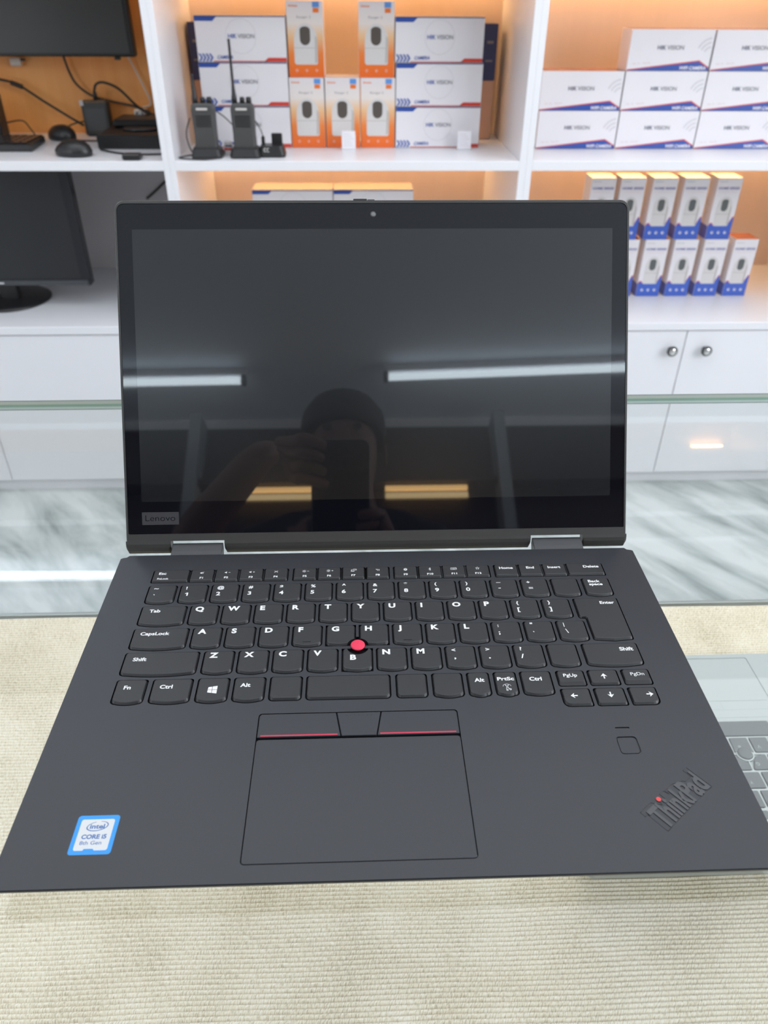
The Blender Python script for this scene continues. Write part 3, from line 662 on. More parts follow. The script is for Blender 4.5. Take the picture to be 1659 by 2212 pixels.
# lid: coordinates (x, s up the lid, n towards the viewer)
LA = math.radians(59.490); HY, HZ = 217.56, 16.63
def LM(x, s, n): return (x, HY+s*math.cos(LA)-n*math.sin(LA), HZ+s*math.sin(LA)+n*math.cos(LA))
def lidmesh(mb): mb.v = [LM(*p) for p in mb.v]; return mb
lx0, lx1 = -162.9, 169.4
lo = lambda d: rrect(lx0+d, lx1-d, -14.9, 203.6-d, (.6, .6, 6.0, 6.0), 6)
sh = MB().loft([[(*p, -6.2) for p in lo(3.0)], [(*p, -5.0) for p in lo(.6)], [(*p, -3) for p in lo(0)], [(*p, -.5) for p in lo(.25)], [(*p, .45) for p in lo(.9)]], 0, cap1=False)
inner = rrect(lx0+1.9, lx1-1.9, -10.2, 201.3, (.6, .6, 4.6, 4.6), 6)
fill_with_holes(lo(.9), [inner], .45, sh)
sh.loft([[(*p, .45) for p in inner], [(*p, -.3) for p in inner]], 1, cap0=False, cap1=False)
# rounded chin below, interrupted by the two hinges
prof = [(-14.8, -6), (-14.8, .45), (-17, .5), (-19.3, .1), (-21.5, -.9), (-23.0, -2.4), (-23.5, -4.0), (-22.6, -5.6), (-20, -6.2)]
for a, b in ((lx0, -133.6), (-98.6, 104.8), (139.8, lx1)):
    e = 1.2
    rings = []
    for xx, k in ((a, .75), (a+e, 1), (b-e, 1), (b, .75)):
        rings.append([(xx, -14.8+(s_+14.8)*(k if s_ < -14.8 else 1), nn) for s_, nn in prof])
    sh.loft(rings, 0)
lid = lidmesh(sh).build('lid', [M_FRAME, M_BLACK], LP)
ax0, ax1, as0, as1 = 3.1-154.95, 3.1+154.95, 11.0, 185.3
bz = MB(); fill_with_holes(rrect(lx0+1.95, lx1-1.95, -10.15, 201.25, (.6, .6, 4.6, 4.6), 6), [[(ax0, as0), (ax1, as0), (ax1, as1), (ax0, as1)]], 0, bz)
lidmesh(bz).build('screen_bezel', M_BEZEL, lid)
sb = MB().add([(ax0, as0, 0), (ax1, as0, 0), (ax1, as1, 0), (ax0, as1, 0)], [(0, 1, 2, 3)], 0)
lidmesh(sb).build('display', M_LCD, lid)
wc = MB().lathe((2.3, 194.4, 0), [(1.9, .02), (1.9, .04), (.1, .05)], 24, mi=0).lathe((2.3, 194.4, 0), [(1.3, .05), (1.25, .08), (.1, .09)], 24, mi=1)
lidmesh(wc).build('webcam', [M_DGREY, mat('webcam_glint', (.16, .16, .17), .3)], lid)
sl = MB().box(-10.3, -1.5, 203.0, 204.3, -3.2, -.2, 0, .3).box(-1.2, 3.4, 203.0, 203.9, -2.6, -.6, 1)
lidmesh(sl).build('webcam_shutter_slider', [M_BLACK, M_DGREY], lid)
lp_ = MB().box(-151.9, -127.9, -4.1, 4.2, .01, .06, 0, 0)
lp_.text('Lenovo', (-149.7, -1.6, .08), EX, EY, 3.9, 19.4, 1, 'l', -.01)
lidmesh(lp_).build('maker_plate', [M_PLATE, M_BEZEL], lid)
for a, b in ((-132.5, -99.7), (106.0, 138.6)):
    h = MB().extr([(199.2, -.05), (202.5, .75), (206.5, 1.5), (209.6, 2.0), (210.8, 1.0), (210.6, -3), (207, -8), (199.2, -8)], a, b)
    h.build('hinge', M_FRAME2, LP, bevel=.4)

# ------------------------------------------------------------------ silver laptop lying under the glass, turned away
SL = thing('laptop', 'silver laptop turned round on the carpet under the glass at right, half hidden', 'laptop', (334, 256, -300))
s0x, s1x, s0y, s1y, SZ = 171, 497, 137, 377, -284
ob = rrect(s0x, s1x, s0y, s1y, 7, 5)
def sins(d): return rrect(s0x+d, s1x-d, s0y+d, s1y-d, 7, 5)
sd = MB(); skeys = []
def SK(x0, x1, y0, y1, t=''): skeys.append((x0, x1, y0, y1, t))
SK(294, 386, 268.5, 285.5)
for i in range(-8, 8):       # rows run right-to-left because the machine faces away
    pass
rows = [(249.5, 266.0, 340.2, {0: 'B', 1: 'V', 2: 'C', -1: 'N', -2: 'M'}), (230.3, 246.8, 349.8, {0: 'G', 1: 'F', -1: 'H', -2: 'J', 2: 'D'}), (211.1, 227.6, 335.2, {0: 'Y', 1: 'T', 2: 'R', -1: 'U'}), (191.9, 208.4, 344.8, {0: '6', 1: '5', 2: '4', -1: '7'})]
for (ya, yb, xa, L) in rows:
    for i in range(-8, 9):
        a = xa+19.05*i
        if a < 184 or a+16.6 > 484: continue
        SK(a, a+16.6, ya, yb, L.get(i, ''))
for i in range(15): SK(186+19.8*i, 186+19.8*i+17.6, 177.5, 188.5)
for a, b in ((388.5, 405), (408, 425), (428, 445), (448, 482), (268, 291), (240, 265), (188, 236)): SK(a, b, 268.5, 285.5)
loops = [rrect(a-.5, b+.5, c-.5, d+.5, 1.4, 2) for a, b, c, d, t in skeys]
spad = rrect(297.5, 402, 311.8, 370.5, 1.8); 
fill_with_holes(sins(1.0), loops+[spad], SZ, sd)
for h in loops: sd.loft([[(x, y, SZ) for x, y in h], [(x, y, SZ-1.2) for x, y in h]], 0, cap0=False, cap1=True)
sd.loft([[(x, y, SZ) for x, y in spad], [(x, y, SZ-.6) for x, y in spad]], 1, cap0=False, cap1=True)
sd.loft([[(*p, SZ) for p in sins(1.0)], [(*p, SZ-1) for p in sins(0)], [(*p, SZ-8) for p in sins(0)], [(*p, -299.4) for p in sins(5)]], 0, cap0=False)
sd.box(297.5, 402, 300.6, 300.9, SZ-.1, SZ+.05, 1).box(349.6, 350.0, 301, 311.6, SZ-.1, SZ+.05, 1).box(200, 470, 290.6, 291.2, SZ-.1, SZ+.06, 1)
sdo = sd.build('keyboard_deck', [M_SILVER, M_ALU], SL)
for a, b, c, d, t in skeys:
    kb = MB(); cutn = (348-((a+b)/2))**2+(248-((c+d)/2))**2 < 260 and t in 'BGH' and t
    pts = rrect(a, b, c, d, 1.3, 3)
    if cutn:
        npts = []
        for q in pts:
            v = Vector((q[0]-348, q[1]-248)); npts.append(q if v.length > 9.2 else tuple(Vector((348, 248))+v.normalized()*9.2))
        pts = npts
    cx = (a+b)/2; cy = (c+d)/2
    ip = [(cx+(x-cx)*.955, cy+(y-cy)*.955) for x, y in pts]
    kb.loft([[(*p, SZ-1.0) for p in pts], [(*p, SZ+.9) for p in pts], [(*p, SZ+1.2) for p in ip]], 0, cap0=False)
    if t: kb.text(t, (cx-1.5, cy-1.0, SZ+1.23), (-1, 0, 0), (0, -1, 0), 3.4, None, 1, 'l', .01)
    kb.build('key', [M_SKEY, mat('grey_key_print', (.42, .43, .43), .5)], sdo)
MB().lathe((348, 248, SZ-1), [(8.3, 0), (8.3, 1.6), (7.0, 1.9), (6.9, 0)], 28).build('nub_ring', M_SILVER, sdo)
MB().lathe((348, 248, SZ-1), [(6.4, 0), (6.6, 2.4), (5.2, 3.0), (.2, 2.9)], 26).build('pointing_nub', M_SKEY, sdo)
MB().loft(plate(rrect(298, 401.5, 312.3, 370, 1.6), SZ-.55, SZ-.15, .1)).build('touchpad', M_SILVER, sdo)
sla = math.radians(66)   # screen half leans back over its hinge, towards the shopkeeper
def SM(x, s, n): return (x, 141-s*math.cos(sla)-n*math.sin(sla), -283+s*math.sin(sla)-n*math.cos(sla))
slid = MB().loft([[(*p, 0) for p in rrect(s0x+3, s1x-3, 4, 216, 6, 4)], [(*p, -1) for p in rrect(s0x+1, s1x-1, 2, 218, 7, 4)], [(*p, 4.2) for p in rrect(s0x+1, s1x-1, 2, 218, 7, 4)], [(*p, 5) for p in rrect(s0x+3, s1x-3, 4, 216, 6, 4)]])
slid.v = [SM(*p) for p in slid.v]; slo = slid.build('lid', M_SILVER, SL)
for a in (200, 428): MB().lathe((a, 141, -284), [(4, 0), (4, 40)], 16, 'x').build('hinge', M_ALU, SL)
scr = MB().add([(s0x+12, 14, -1.05), (s1x-12, 14, -1.05), (s1x-12, 208, -1.05), (s0x+12, 208, -1.05)], [(3, 2, 1, 0)]); scr.v = [SM(*p) for p in scr.v]; scr.build('display', M_BLACKG, slo)

# ------------------------------------------------------------------ cartons
EZ = (0, 0, 1)
def arc_front(mb, cx, cz, r0, r1, a0, a1, y, mi, n=24):
    for i in range(n):
        a, b = a0+(a1-a0)*i/n, a0+(a1-a0)*(i+1)/n
        mb.flat([(r0*math.cos(a), r0*math.sin(a)), (r1*math.cos(a), r1*math.sin(a)), (r1*math.cos(b), r1*math.sin(b)), (r0*math.cos(b), r0*math.sin(b))], (cx, y, cz), EX, EZ, mi)
def brandtext(mb, cx, z, h, w, y, mis):
    mb.text('HIK', (cx-w/2, y, z), EX, EZ, h, w*.34, mis[0], 'l', .022)
    mb.text('VISION', (cx-w/2+w*.375, y, z), EX, EZ, h, w*.66, mis[1], 'l', .022)
def wide_carton(w, h, d):
    b = MB().box(0, w, 0, d, 0, h, 0, .8); y = -.35
    b.flat([(1, 1), (w-1, 1), (w-1, d-1), (1, d-1)], (0, 0, h+.12), EX, EY, 1)
    b.flat([(.5, h-.4), (w-.5, h-.4), (w-.5, h-2.6), (.5, h-2.6)][::-1], (0, y, 0), EX, EZ, 1)
    b.flat([(.5, h-11), (.2*w, h-11), (.245*w, h-2.5), (.5, h-2.5)], (0, y, 0), EX, EZ, 2)
    b.flat([(.17*w, .6), (.78*w, .6), (.78*w, 2.4), (.175*w, 2.4)], (0, y, 0), EX, EZ, 3)
    b.flat([(.74*w, .6), (w-.5, .6), (w-.5, 9), (.79*w, 9)], (0, y, 0), EX, EZ, 3)
    for i in range(4):
        x = 1.5+i*8.3
        b.flat([(x, 1), (x+4.6, 1), (x+10.5, 9), (x+5.9, 9)], (0, y-.02*i, 0), EX, EZ, 2).flat([(x+5.9, 9), (x+10.5, 9), (x+4.6, 17), (x, 17)], (0, y-.02*i, 0), EX, EZ, 2)
    arc_front(b, w*.5, h*.56, h*.375, h*.385, 0, 2*PI, y, 5, 40)
    brandtext(b, w*.5, h*.52, 8.5, 60, y-.1, (4, 6))
    b.text('CAMERA', (w*.215, y, 6.5), EX, EZ, 7.0, 38, 4, 'l', .03, .25)
    return b, [M_PAPER, M_NAVY, M_BLUE, M_REDP, M_BLUE, M_LGREY, M_GREYP]
def camera_print(b, cx, z0, w, h, y, mb_, mshade, ml):
    """printed picture of a round-topped indoor camera"""
    pts = [(-w*.44, 0), (w*.44, 0), (w*.5, h*.05), (w*.5, h*.45)]
    for i in range(13):
        a = PI*i/12; pts.append((w*.5*math.cos(a)*(1 if 0 else .98), h*.62+h*.38*math.sin(a)))
    pts += [(-w*.5, h*.45), (-w*.5, h*.05)]
    b.flat(pts, (cx, y, z0), EX, EZ, mb_)
    b.flat([(-w*.5, h*.40), (w*.5, h*.40), (w*.5, h*.42), (-w*.5, h*.42)], (cx, y-.1, z0), EX, EZ, mshade)
    b.flat([(w*.36, h*.03), (w*.5, h*.06), (w*.5, h*.62), (w*.40, h*.72)], (cx, y-.08, z0), EX, EZ, mshade)
    lw = w*.22; q = [(lw*math.cos(a), h*.62+lw*1.0*math.sin(a)) for a in [PI+PI*i/8 for i in range(9)]] + [(lw*math.cos(a), h*.84+lw*.6*math.sin(a)) for a in [PI*i/8 for i in range(9)]]
    b.flat(q, (cx-w*.02, y-.2, z0), EX, EZ, ml)
def orange_carton(w, h, d):
    b = MB().box(0, w, 0, d, 0, h, 0, .8); y = -.35
    b.flat([(.4, .4), (w-.4, .4), (w-.4, h-.4), (.4, h-.4)], (0, y, 0), EX, EZ, 1)
    b.text('imou', (6, y-.2, h-12), EX, EZ, 5.2, 20, 2, 'l', .02)
    b.flat([(w-24, h-13), (w-8, h-13), (w-8, h-2), (w-24, h-2)], (0, y-.2, 0), EX, EZ, 3)
    b.flat([(w-23, h-23), (w-9, h-23), (w-9, h-14), (w-23, h-14)], (0, y-.2, 0), EX, EZ, 4)
    b.text('Ranger 2', (w*.47, y-.2, h-34), EX, EZ, 4.6, 33, 5, 'c', 0)
    camera_print(b, w*.5, h*.175, w*.66, h*.54, y-.2, 6, 7, 8)
    for i in range(3): arc_front(b, w*(.22+.28*i), h*.095, 2.0, 2.9, 0, 2*PI, y-.2, 9, 12)
    return b, [M_PAPER, M_FADE, M_ORNG, M_LBLUE, M_ORNG, M_GREYP, M_CAMW, M_CAMS, M_LENS, M_PINK]
def wifi_carton(w, h, d):
    b = MB().box(0, w, 0, d, 0, h, 0, .8); y = -.35
    b.flat([(1, 1), (w-1, 1), (w-1, d-1), (1, d-1)], (0, 0, h+.12), EX, EY, 4)
    b.flat([(.5, .5), (.86*w, .5), (w-.5, .5), (w-.5, h*.10), (.87*w, h*.265), (.5, 3)], (0, y, 0), EX, EZ, 2)
    b.flat([(.5, .5), (w-.5, .5), (w-.5, h*.07), (.865*w, h*.235), (.5, .9)], (0, y-.15, 0), EX, EZ, 1)
    brandtext(b, w*.49, h*.52, 8.6, 62, y-.1, (3, 5))
    b.text('WIFI CAMERA', (w*.965, y-.3, 3.2), EX, EZ, 7.0, 66, 6, 'r', .03, .2)
    for r in (16, 25, 34): arc_front(b, w-2, h*.36+2, r, r+3.4, PI*.53, PI*.86, y-.1, 7, 10)
    for i, q in enumerate((9, 6, 11, 7)): b.flat([(0, 0), (q, 0), (q, 2.4), (0, 2.4)], (w*.06+i*12.5, y-.1, 14+i*.6), EX, EZ, 8)
    return b, [M_PAPER, M_BLUE, M_REDP, M_DARKP, M_BOXTOP, M_GREYP, M_PAPER, M_LGREY, M_PINK]
def home_carton(w, h, d):
    b = MB().box(0, w, 0, d, 0, h, 0, .8); y = -.35
    b.flat([(.6, .6), (w-.6, .6), (w-.6, d-.6), (.6, d-.6)], (0, 0, h+.12), EX, EY, 3)
    b.flat([(5, h-11), (27, h-11), (27, h-8.6), (5, h-8.6)], (0, y, 0), EX, EZ, 5)
    b.text('HOME SERIES', (5, y, h-29), EX, EZ, 5.8, w-9, 4, 'l', .04)
    b.flat([(9, h-36), (w-10, h-36), (w-10, h-34.6), (9, h-34.6)], (0, y, 0), EX, EZ, 8)
    # blue wave with a red edge
    wv = [(.4, h*.245), (w*.10, h*.275), (w*.18, h*.245), (w*.55, h*.23), (w*.82, h*.27), (w*.92, h*.36), (w-.4, h*.37)]
    b.flat([(w-.4, .4)] + [(x, z+1.6) for x, z in wv[::-1]] + [(.4, .4)], (0, y, 0), EX, EZ, 2)
    b.flat([(w-.4, .4)] + [(x, z-1.0) for x, z in wv[::-1]] + [(.4, .4)], (0, y-.1, 0), EX, EZ, 1)
    camera_print(b, w*.50, h*.225, w*.62, h*.48, y-.3, 6, 7, 9)
    for i in range(3): arc_front(b, w*(.23+.27*i), h*.115, 0, 3.8, 0, 2*PI, y-.3, 0, 14); 
    for i in range(3): arc_front(b, w*(.23+.27*i)+.8, h*.115+.8, 0, 1.8, 0, 2*PI, y-.5, 1, 10)
    # small print and outline on the left side
    for i in range(7): b.flat([(8, h*.62-i*7), (30+6*(i % 3), h*.62-i*7), (30+6*(i % 3), h*.62-i*7+2.2), (8, h*.62-i*7+2.2)], (-.2, d, 0), (0, -1, 0), EZ, 5)
    b.flat([(.5, .5), (d-.5, .5), (d-.5, h*.22), (.5, h*.22)], (-.2, d, 0), (0, -1, 0), EZ, 1)
    return b, [M_PAPER, M_BLUE2, M_REDP, M_BOXTOP, M_VIO, M_LGREY, M_CAMW, M_CAMS, M_PINK, M_LENS2]
M_BLUE2 = mat('print_royal_blue', (0.05, 0.115, 0.50), 0.35)
M_VIO = mat('print_violet_grey', (0.22, 0.22, 0.42), 0.4)
M_LENS2 = mat('print_lens_grey', (0.11, 0.12, 0.12), 0.3)

def carton_set(name, maker, dims, cat, group, spots):
    first = None
    for (x, y, z, lab) in spots:
        if first is None:
            b, ms = maker(*dims); b.v = [(p[0]+x, p[1]+y, p[2]+z) for p in b.v]
            first = b.build(name, ms, origin=(x, y, z)); tag(first, lab, cat, group)
        else: dup(first, (x, y, z), lab, group)
carton_set('camera_carton', wide_carton, (212, 93.3, 90), 'box', 'white and blue camera cartons in the middle bay', [
    (-382, 1925, -30.5, 'white and blue camera carton, bottom of the stack behind the two-way radios'),
    (-382, 1925, 63.2, 'white and blue camera carton, middle of the stack behind the two-way radios'),
    (-381, 1925, 157.0, 'white and blue camera carton, topmost of the stack behind the two-way radios'),
    (95, 1925, -30.5, 'white and blue camera carton with a price card before it, bottom of its stack'),
    (94, 1925, 63.2, 'white and blue camera carton, middle of the stack right of the orange cartons'),
    (91, 1925, 157.0, 'white and blue camera carton, topmost of the stack right of the orange cartons'),
    (-282, 1930, -226.0, 'white and blue camera carton just above the laptop lid, left one of two'),
    (-68, 1930, -226.0, 'white and blue camera carton just above the laptop lid, right one of two'),
    (-282, 1930, -319.6, 'white and blue camera carton hidden under the left one above the laptop lid'),
    (-68, 1930, -319.6, 'white and blue camera carton hidden under the right one above the laptop lid')])
carton_set('camera_carton', orange_carton, (85, 155, 92), 'box', 'orange and white camera cartons', [
    (-168, 1925, -30.5, 'orange and white camera carton, bottom row, left beside the radios'),
    (-80.5, 1925, -30.5, 'orange and white camera carton, middle one of the bottom row, behind a price card'),
    (7, 1925, -30.5, 'orange and white camera carton, right one of the bottom row'),
    (-165, 1925, 125, 'orange and white camera carton standing on top of the left one'),
    (3.5, 1925, 125, 'orange and white camera carton standing on top of the right one')])
W_ = 201.5
nm1 = ['first', 'second', 'third', 'fourth']
sp = []
for i in range(4): sp.append((452+i*204.5, 1908, -30.5, 'white wifi camera carton, bottom row, %s from the shelf partition' % nm1[i]))
for i in range(4): sp.append((449.5+i*205.0, 1908, 56.0, 'white wifi camera carton, middle row, %s from the shelf partition' % nm1[i]))
sp += [(653, 1908, 142.6, 'white wifi camera carton, top row, with its left side showing'), (859, 1908, 142.6, 'white wifi camera carton, top row, cut by the photo edge')]
carton_set('camera_carton', wifi_carton, (W_, 86, 80), 'box', 'white wifi camera cartons in the right bay', sp)
low = [(r-67) for r in (701, 785, 869, 953, 1038, 1124)]; up = [(r-67) for r in (690, 771, 858, 944, 1034)]
nl = ['first', 'second', 'third', 'fourth', 'fifth', 'rightmost']
carton_set('camera_carton', home_carton, (67, 160.5, 67), 'box', 'white and blue home camera cartons', [(x, 1950, -429.5, 'blue-based home camera carton, lower row, %s from the left' % nl[i]) for i, x in enumerate(low)] +
    [(x, 1950, -268.6, 'blue-based home camera carton, upper row, %s from the left' % (nl[i] if i < 4 else 'rightmost')) for i, x in enumerate(up)])
for x, nm, kx in ((-424, 'left', -1), (322, 'right', 1)):
    b = MB().box(x, x+36, 2060, 2140, 108, 233, 0, 1).box(x+10, x+26, 2059.4, 2059.9, 190, 196, 1).box(x+8, x+26, 2059.4, 2059.9, 150, 154, 1)
    tag(b.build('carton', [M_NAVY, M_GREYP], origin=(x+18, 2100, 108)), 'narrow navy blue carton behind the %s stack of white cartons' % ('radio-side' if nm == 'left' else 'right-hand middle-bay'), 'box')
    b = MB().box(x+2, x+34, 2062, 2138, -30.5, 107.7, 0, 1)
    tag(b.build('carton', M_KRAFT, origin=(x+18, 2100, -30)), 'plain brown carton under the navy carton, %s end of middle shelf' % nm, 'box')
for x, lab in ((-41, 'small white price card before the middle orange carton'), (249, 'small white price card before the bottom white and blue carton')):
    pc = thing('price_card', lab, 'sign', (x+16, 1888, -30.5), 'price cards on the middle shelf')
    c = MB().box(x, x+33, 1886, 1887.2, -27, 13, 0)
    for i in range(6): c.box(x+4, x+29-(i % 3)*4, 1885.6, 1886, -21+i*5.3, -19.8+i*5.3, 1)
    c.build('card', [mat('card_white', (.82, .80, .84), .3), M_LGREY], pc)
    MB().box(x-1, x+34, 1883, 1895, -30.8, -28.5, 0).box(x-1, x+34, 1887.5, 1888.6, -28.5, 5, 0).build('holder', mat('acrylic', (.75, .75, .78), .1), pc)

# ------------------------------------------------------------------ two-way radios
def radio(x, lab, ant, dock=True):
    y = 1800; t = thing('two_way_radio', lab, 'radio', (x, y, -30.5), 'two-way radios in charging docks')
    b = MB(); rings = []
    for z, w, d in ((-22, 25, 15), (-18, 26.5, 17), (20, 25.5, 17), (36, 26, 16.5), (72, 27, 16), (80, 25, 15), (84, 20, 12)):
        rings.append([(p[0]+x, p[1]+y, z) for p in rrect(-w, w, -d, d, 5, 3)])
    b.loft(rings, 0, False); b.build('body', M_DGREY, t, bevel=.6)
    g = MB()
    for i in range(5): g.box(x-17, x+17, y-17.6, y-16.2, 36+i*5.2, 38+i*5.2, 0)
    g.build('speaker_grille', M_BLACK, t)
    MB().box(x-14, x+12, y-18, y-16.3, 70, 75, 0, .5).build('name_plate', mat('label_silver', (.55, .52, .5), .4), t)
    ax = x-17
    MB().lathe((ax, y, 80), [(6.5, 0), (6.5, 14), (5, 22), (3.3, 40), (2.8, ant-4), (3.2, ant)], 14).build('antenna', M_BLACK, t)
    for kx, r in ((x+1, 6), (x+16, 6.5)): MB().lathe((kx, y, 82), [(r, 0), (r, 10), (r*.8, 14), (.2, 14.5)], 14).build('knob', M_BLACK, t)
    d = MB().loft([[(p[0]+x, p[1]+y, z) for p in rrect(-w, w, -dd, dd, 12, 5)] for z, w, dd in ((-30.5, 36, 30), (-26, 37, 31), (-12, 33, 26), (-8, 30, 21))])
    d.build('charging_dock', M_BLACK, t)
radio(-361, 'black two-way radio with its shorter aerial, standing by the shelf partition', 62)
radio(-270, 'black two-way radio with a long thin aerial in front of the white cartons', 130)
t = thing('charging_dock', 'empty black radio charging dock right of the second radio', 'charger', (-208, 1812, -30.5))
MB().loft([[(p[0]-208, p[1]+1812, z) for p in rrect(-w, w, -dd, dd, 10, 5)] for z, w, dd in ((-30.5, 31, 26), (-26, 32, 27), (-14, 29, 24), (-6, 27, 22))]).build('base', M_BLACK, t)
MB().box(-206-4, -184, 1822, 1830, -8, 17, 0, 2).box(-234, -226, 1818, 1830, -8, 11, 0, 2).build('backrest', M_BLACK, t)
db = MB(); arc_front(db, -222, -14, 3.2, 4.6, PI*.4, PI*1.6, 1785.0, 0, 12); arc_front(db, -215, -14, 3.2, 4.6, PI*.4, PI*1.6, 1785.0, 0, 12); db.build('emblem', M_CAMW, t)
def cable(pts, r, lab, m=None, nm='cable', cat='cable'):
    mx = pts[0]; return tag(MB().tube(pts, r, 8).build(nm, m or M_CABLE, origin=pts[0]), lab, cat)
cable([(-380, 1825, -28), (-410, 1800, -28.5), (-426, 1772, -28.5), (-400, 1756, -28.5), (-360, 1750, -28.5), (-330, 1772, -28.5)], 1.6, 'thin black charger cable looping on the middle shelf beside the partition')
cable([(-345, 1822, 70), (-320, 1830, 52), (-300, 1826, 34), (-288, 1822, 22)], 1.3, 'thin black cord hanging between the two radios', nm='cord')
cable([(-398, 1815, 50), (-408, 1805, 20), (-404, 1800, -8), (-396, 1800, -26)], 1.6, 'black cable hanging down left of the first radio')
cable([(-244, 1815, 45), (-232, 1820, 20), (-228, 1822, -6), (-236, 1830, -26)], 1.2, 'thin dark cord hanging behind the second radio', nm='cord')
b = MB().loft([[(p[0]-316, p[1]+1830, z) for p in rrect(-w, w, -9, 9, 5, 4)] for z, w in ((-30.5, 8), (-22, 11), (-8, 10), (-2, 7))], 0).box(-325, -307, 1820.3, 1820.9, -20, -15, 1).box(-322, -306, 1820.3, 1820.9, -12, -9, 2)
tag(b.build('packet', [M_CAMW, M_REDP, M_NAVY], origin=(-316, 1830, -30.5)), 'small white packet between the two radio docks', 'packet')

# ------------------------------------------------------------------ things in the left bay
tv = thing('monitor', 'large black flat screen mounted in the upper left bay', 'monitor', (-860, 2085, 157))
MB().box(-1310, -566, 2072, 2100, 157, 322, 0, 3).build('casing', M_BLACK, tv)
MB().box(-1304, -578, 2070.6, 2072, 165, 318, 0, 0).build('screen', mat('screen_off_grey', (.055, .056, .056), .35), tv)
MB().box(-620, -606, 2074, 2084, 150, 157, 0, 1).build('sensor_tab', M_BLACK, tv)
MB().box(-1000, -820, 2100, YB-.5, 220, 320, 0, 3).build('mount', M_BLACK, tv)
kb = thing('keyboard', 'black desktop keyboard lying at the left end of the shelf', 'keyboard', (-960, 1930, -30.5))
kbb = MB().loft([[(p[0], p[1], z) for p in [(-1130-e, 1862-e), (-800+e, 1862-e), (-815+e, 2005+e), (-1130-e, 2005+e)]] for z, e in ((-30.5, -2), (-27, 0), (-16, -1), (-14, -4))]); kbb.build('casing', M_BLACK, kb)
for r in range(5):
    for i in range(10): MB().box(-1002+i*19, -1002+i*19+16, 1873+r*25, 1873+r*25+20, -14.1, -10.5, 0, 1.4).build('key', M_BLACKG, kb)
def mouse(x, y, a, lab):
    t = thing('computer_mouse', lab, 'mouse', (x, y, -30.5)); Mx = Matrix.Translation((x, y, 0)) @ Matrix.Rotation(a, 4, 'Z')
    b = MB(); rings = []
    for z, k, sh_ in ((-30.5, .90, 0), (-27, 1.0, 0), (-18, 1.0, 0), (-8, .86, -2), (0, .62, -4), (4.5, .3, -6), (5.4, .05, -7)):
        rings.append([(30*k*math.cos(2*PI*i/28), sh_+46*k*math.sin(2*PI*i/28), z) for i in range(28)])
    b.loft(rings, 0, True).xf(Mx); b.build('shell', M_BLACK, t)
    w = MB().lathe((-2.5, 20, -6), [(7.5, 0), (8, 1), (8, 4), (7.5, 5)], 18, 'x').xf(Mx); w.build('scroll_wheel', M_DGREY, t)
    return t
mouse(-785, 2050, .9, 'black computer mouse at the back of the shelf, behind another mouse')
mouse(-683, 1812, 1.35, 'black computer mouse lying nearer the front edge of the left shelf')
ad = thing('power_adapter', 'upright black power adapter box with a white tag, before the wooden backing', 'adapter', (-702, 2118, -30.5))
MB().box(-738, -668, 2100, 2132, -30.5, 55, 0, 5).build('housing', M_DGREY, ad)
MB().box(-728, -676, 2098.8, 2100.2, -18, 38, 0, .5).build('front_plate', mat('adapter_grey', (.075, .08, .085), .5), ad)
MB().box(-739, -729, 2098.8, 2100, 43, 56, 0, .5).build('tag', M_CAMW, ad)
MB().lathe((-699, 2116, 55), [(6, 0), (5.5, 12), (3.5, 22)], 12).build('plug', M_BLACK, ad)
tr = thing('printer_tray', 'low black plastic device against the left partition', 'device', (-560, 2000, -30.5))
MB().loft([[(-650+e, 1900+e, z), (-478-e, 1900+e, z), (-478-e, 2130-e, z), (-662+e, 2130-e, z)] for z, e in ((-30.5, 2), (-27, 0), (-2, 0), (1, 4))]).build('base', M_BLACK, tr)
MB().box(-640, -480, 2020, 2128, 1, 20, 0, 6).build('raised_back', M_BLACK, tr)
MB().lathe((-560, 1985, 1), [(46, 0), (45, 5), (40, 7), (.5, 7)], 32, sy=.6).build('lid', M_BLACKG, tr)
us = thing('charger_plug', 'small black plug with metal pins near the shelf edge', 'plug', (-533, 1762, -30.5))
MB().box(-554, -512, 1748, 1776, -30.5, -17, 0, 3).build('body', M_BLACK, us)
for i in range(4): MB().box(-552+i*11, -546+i*11, 1776, 1792, -28, -22, 0).build('pin', M_CHROME, us)
ym = 2140
cable([(-1010, 2128, 108), (-944, 2128, 101), (-898, 2128, 88), (-847, 2126, 55), (-790, 2122, 20), (-745, 2118, -6)], 3.2, 'black cable sloping down across the orange wood backing')
cable([(-916, 2126, 94), (-904, 2126, 90), (-888, 2126, 84)], 6, 'thick black joint on the sloping cable', nm='cable_joint')
cable([(-770, ym, 158), (-762, ym, 118), (-748, ym, 88), (-712, ym, 62), (-660, 2142, 48), (-600, ym, 36), (-566, ym, 22)], 3.0, 'black cable hanging from the upper screen down to the adapter')
cable([(-699, 2116, 76), (-690, 2114, 92), (-668, 2114, 96), (-632, 2116, 80), (-592, 2122, 38), (-560, 2126, 20), (-540, 2124, 16)], 3.2, 'black cable arching up out of the adapter')
cable([(-604, 2146, 156), (-592, 2146, 128), (-574, 2146, 84), (-562, 2146, 44), (-585, 2146, 34), (-600, 2146, 26)], 2.4, 'white cable hanging by the left partition', M_WCABLE)
cable([(-1000, 2130, -10), (-950, 2120, 0), (-903, 2110, 6), (-875, 2080, -10), (-850, 2040, -22), (-835, 2004, -24)], 1.8, 'thin black keyboard cable looping against the wood backing')
cable([(-812, 2090, -20), (-770, 2110, -2), (-745, 2126, 2)], 1.8, 'thin black mouse cable running to the adapter')
cable([(-750, 2020, -28), (-700, 2010, -28), (-662, 2012, -28)], 1.8, 'thin black cable lying flat beside the low black device')
cable([(-640, 1880, -28), (-580, 1830, -28), (-520, 1815, -28), (-470, 1820, -28)], 2.2, 'black cable lying before the low black device')
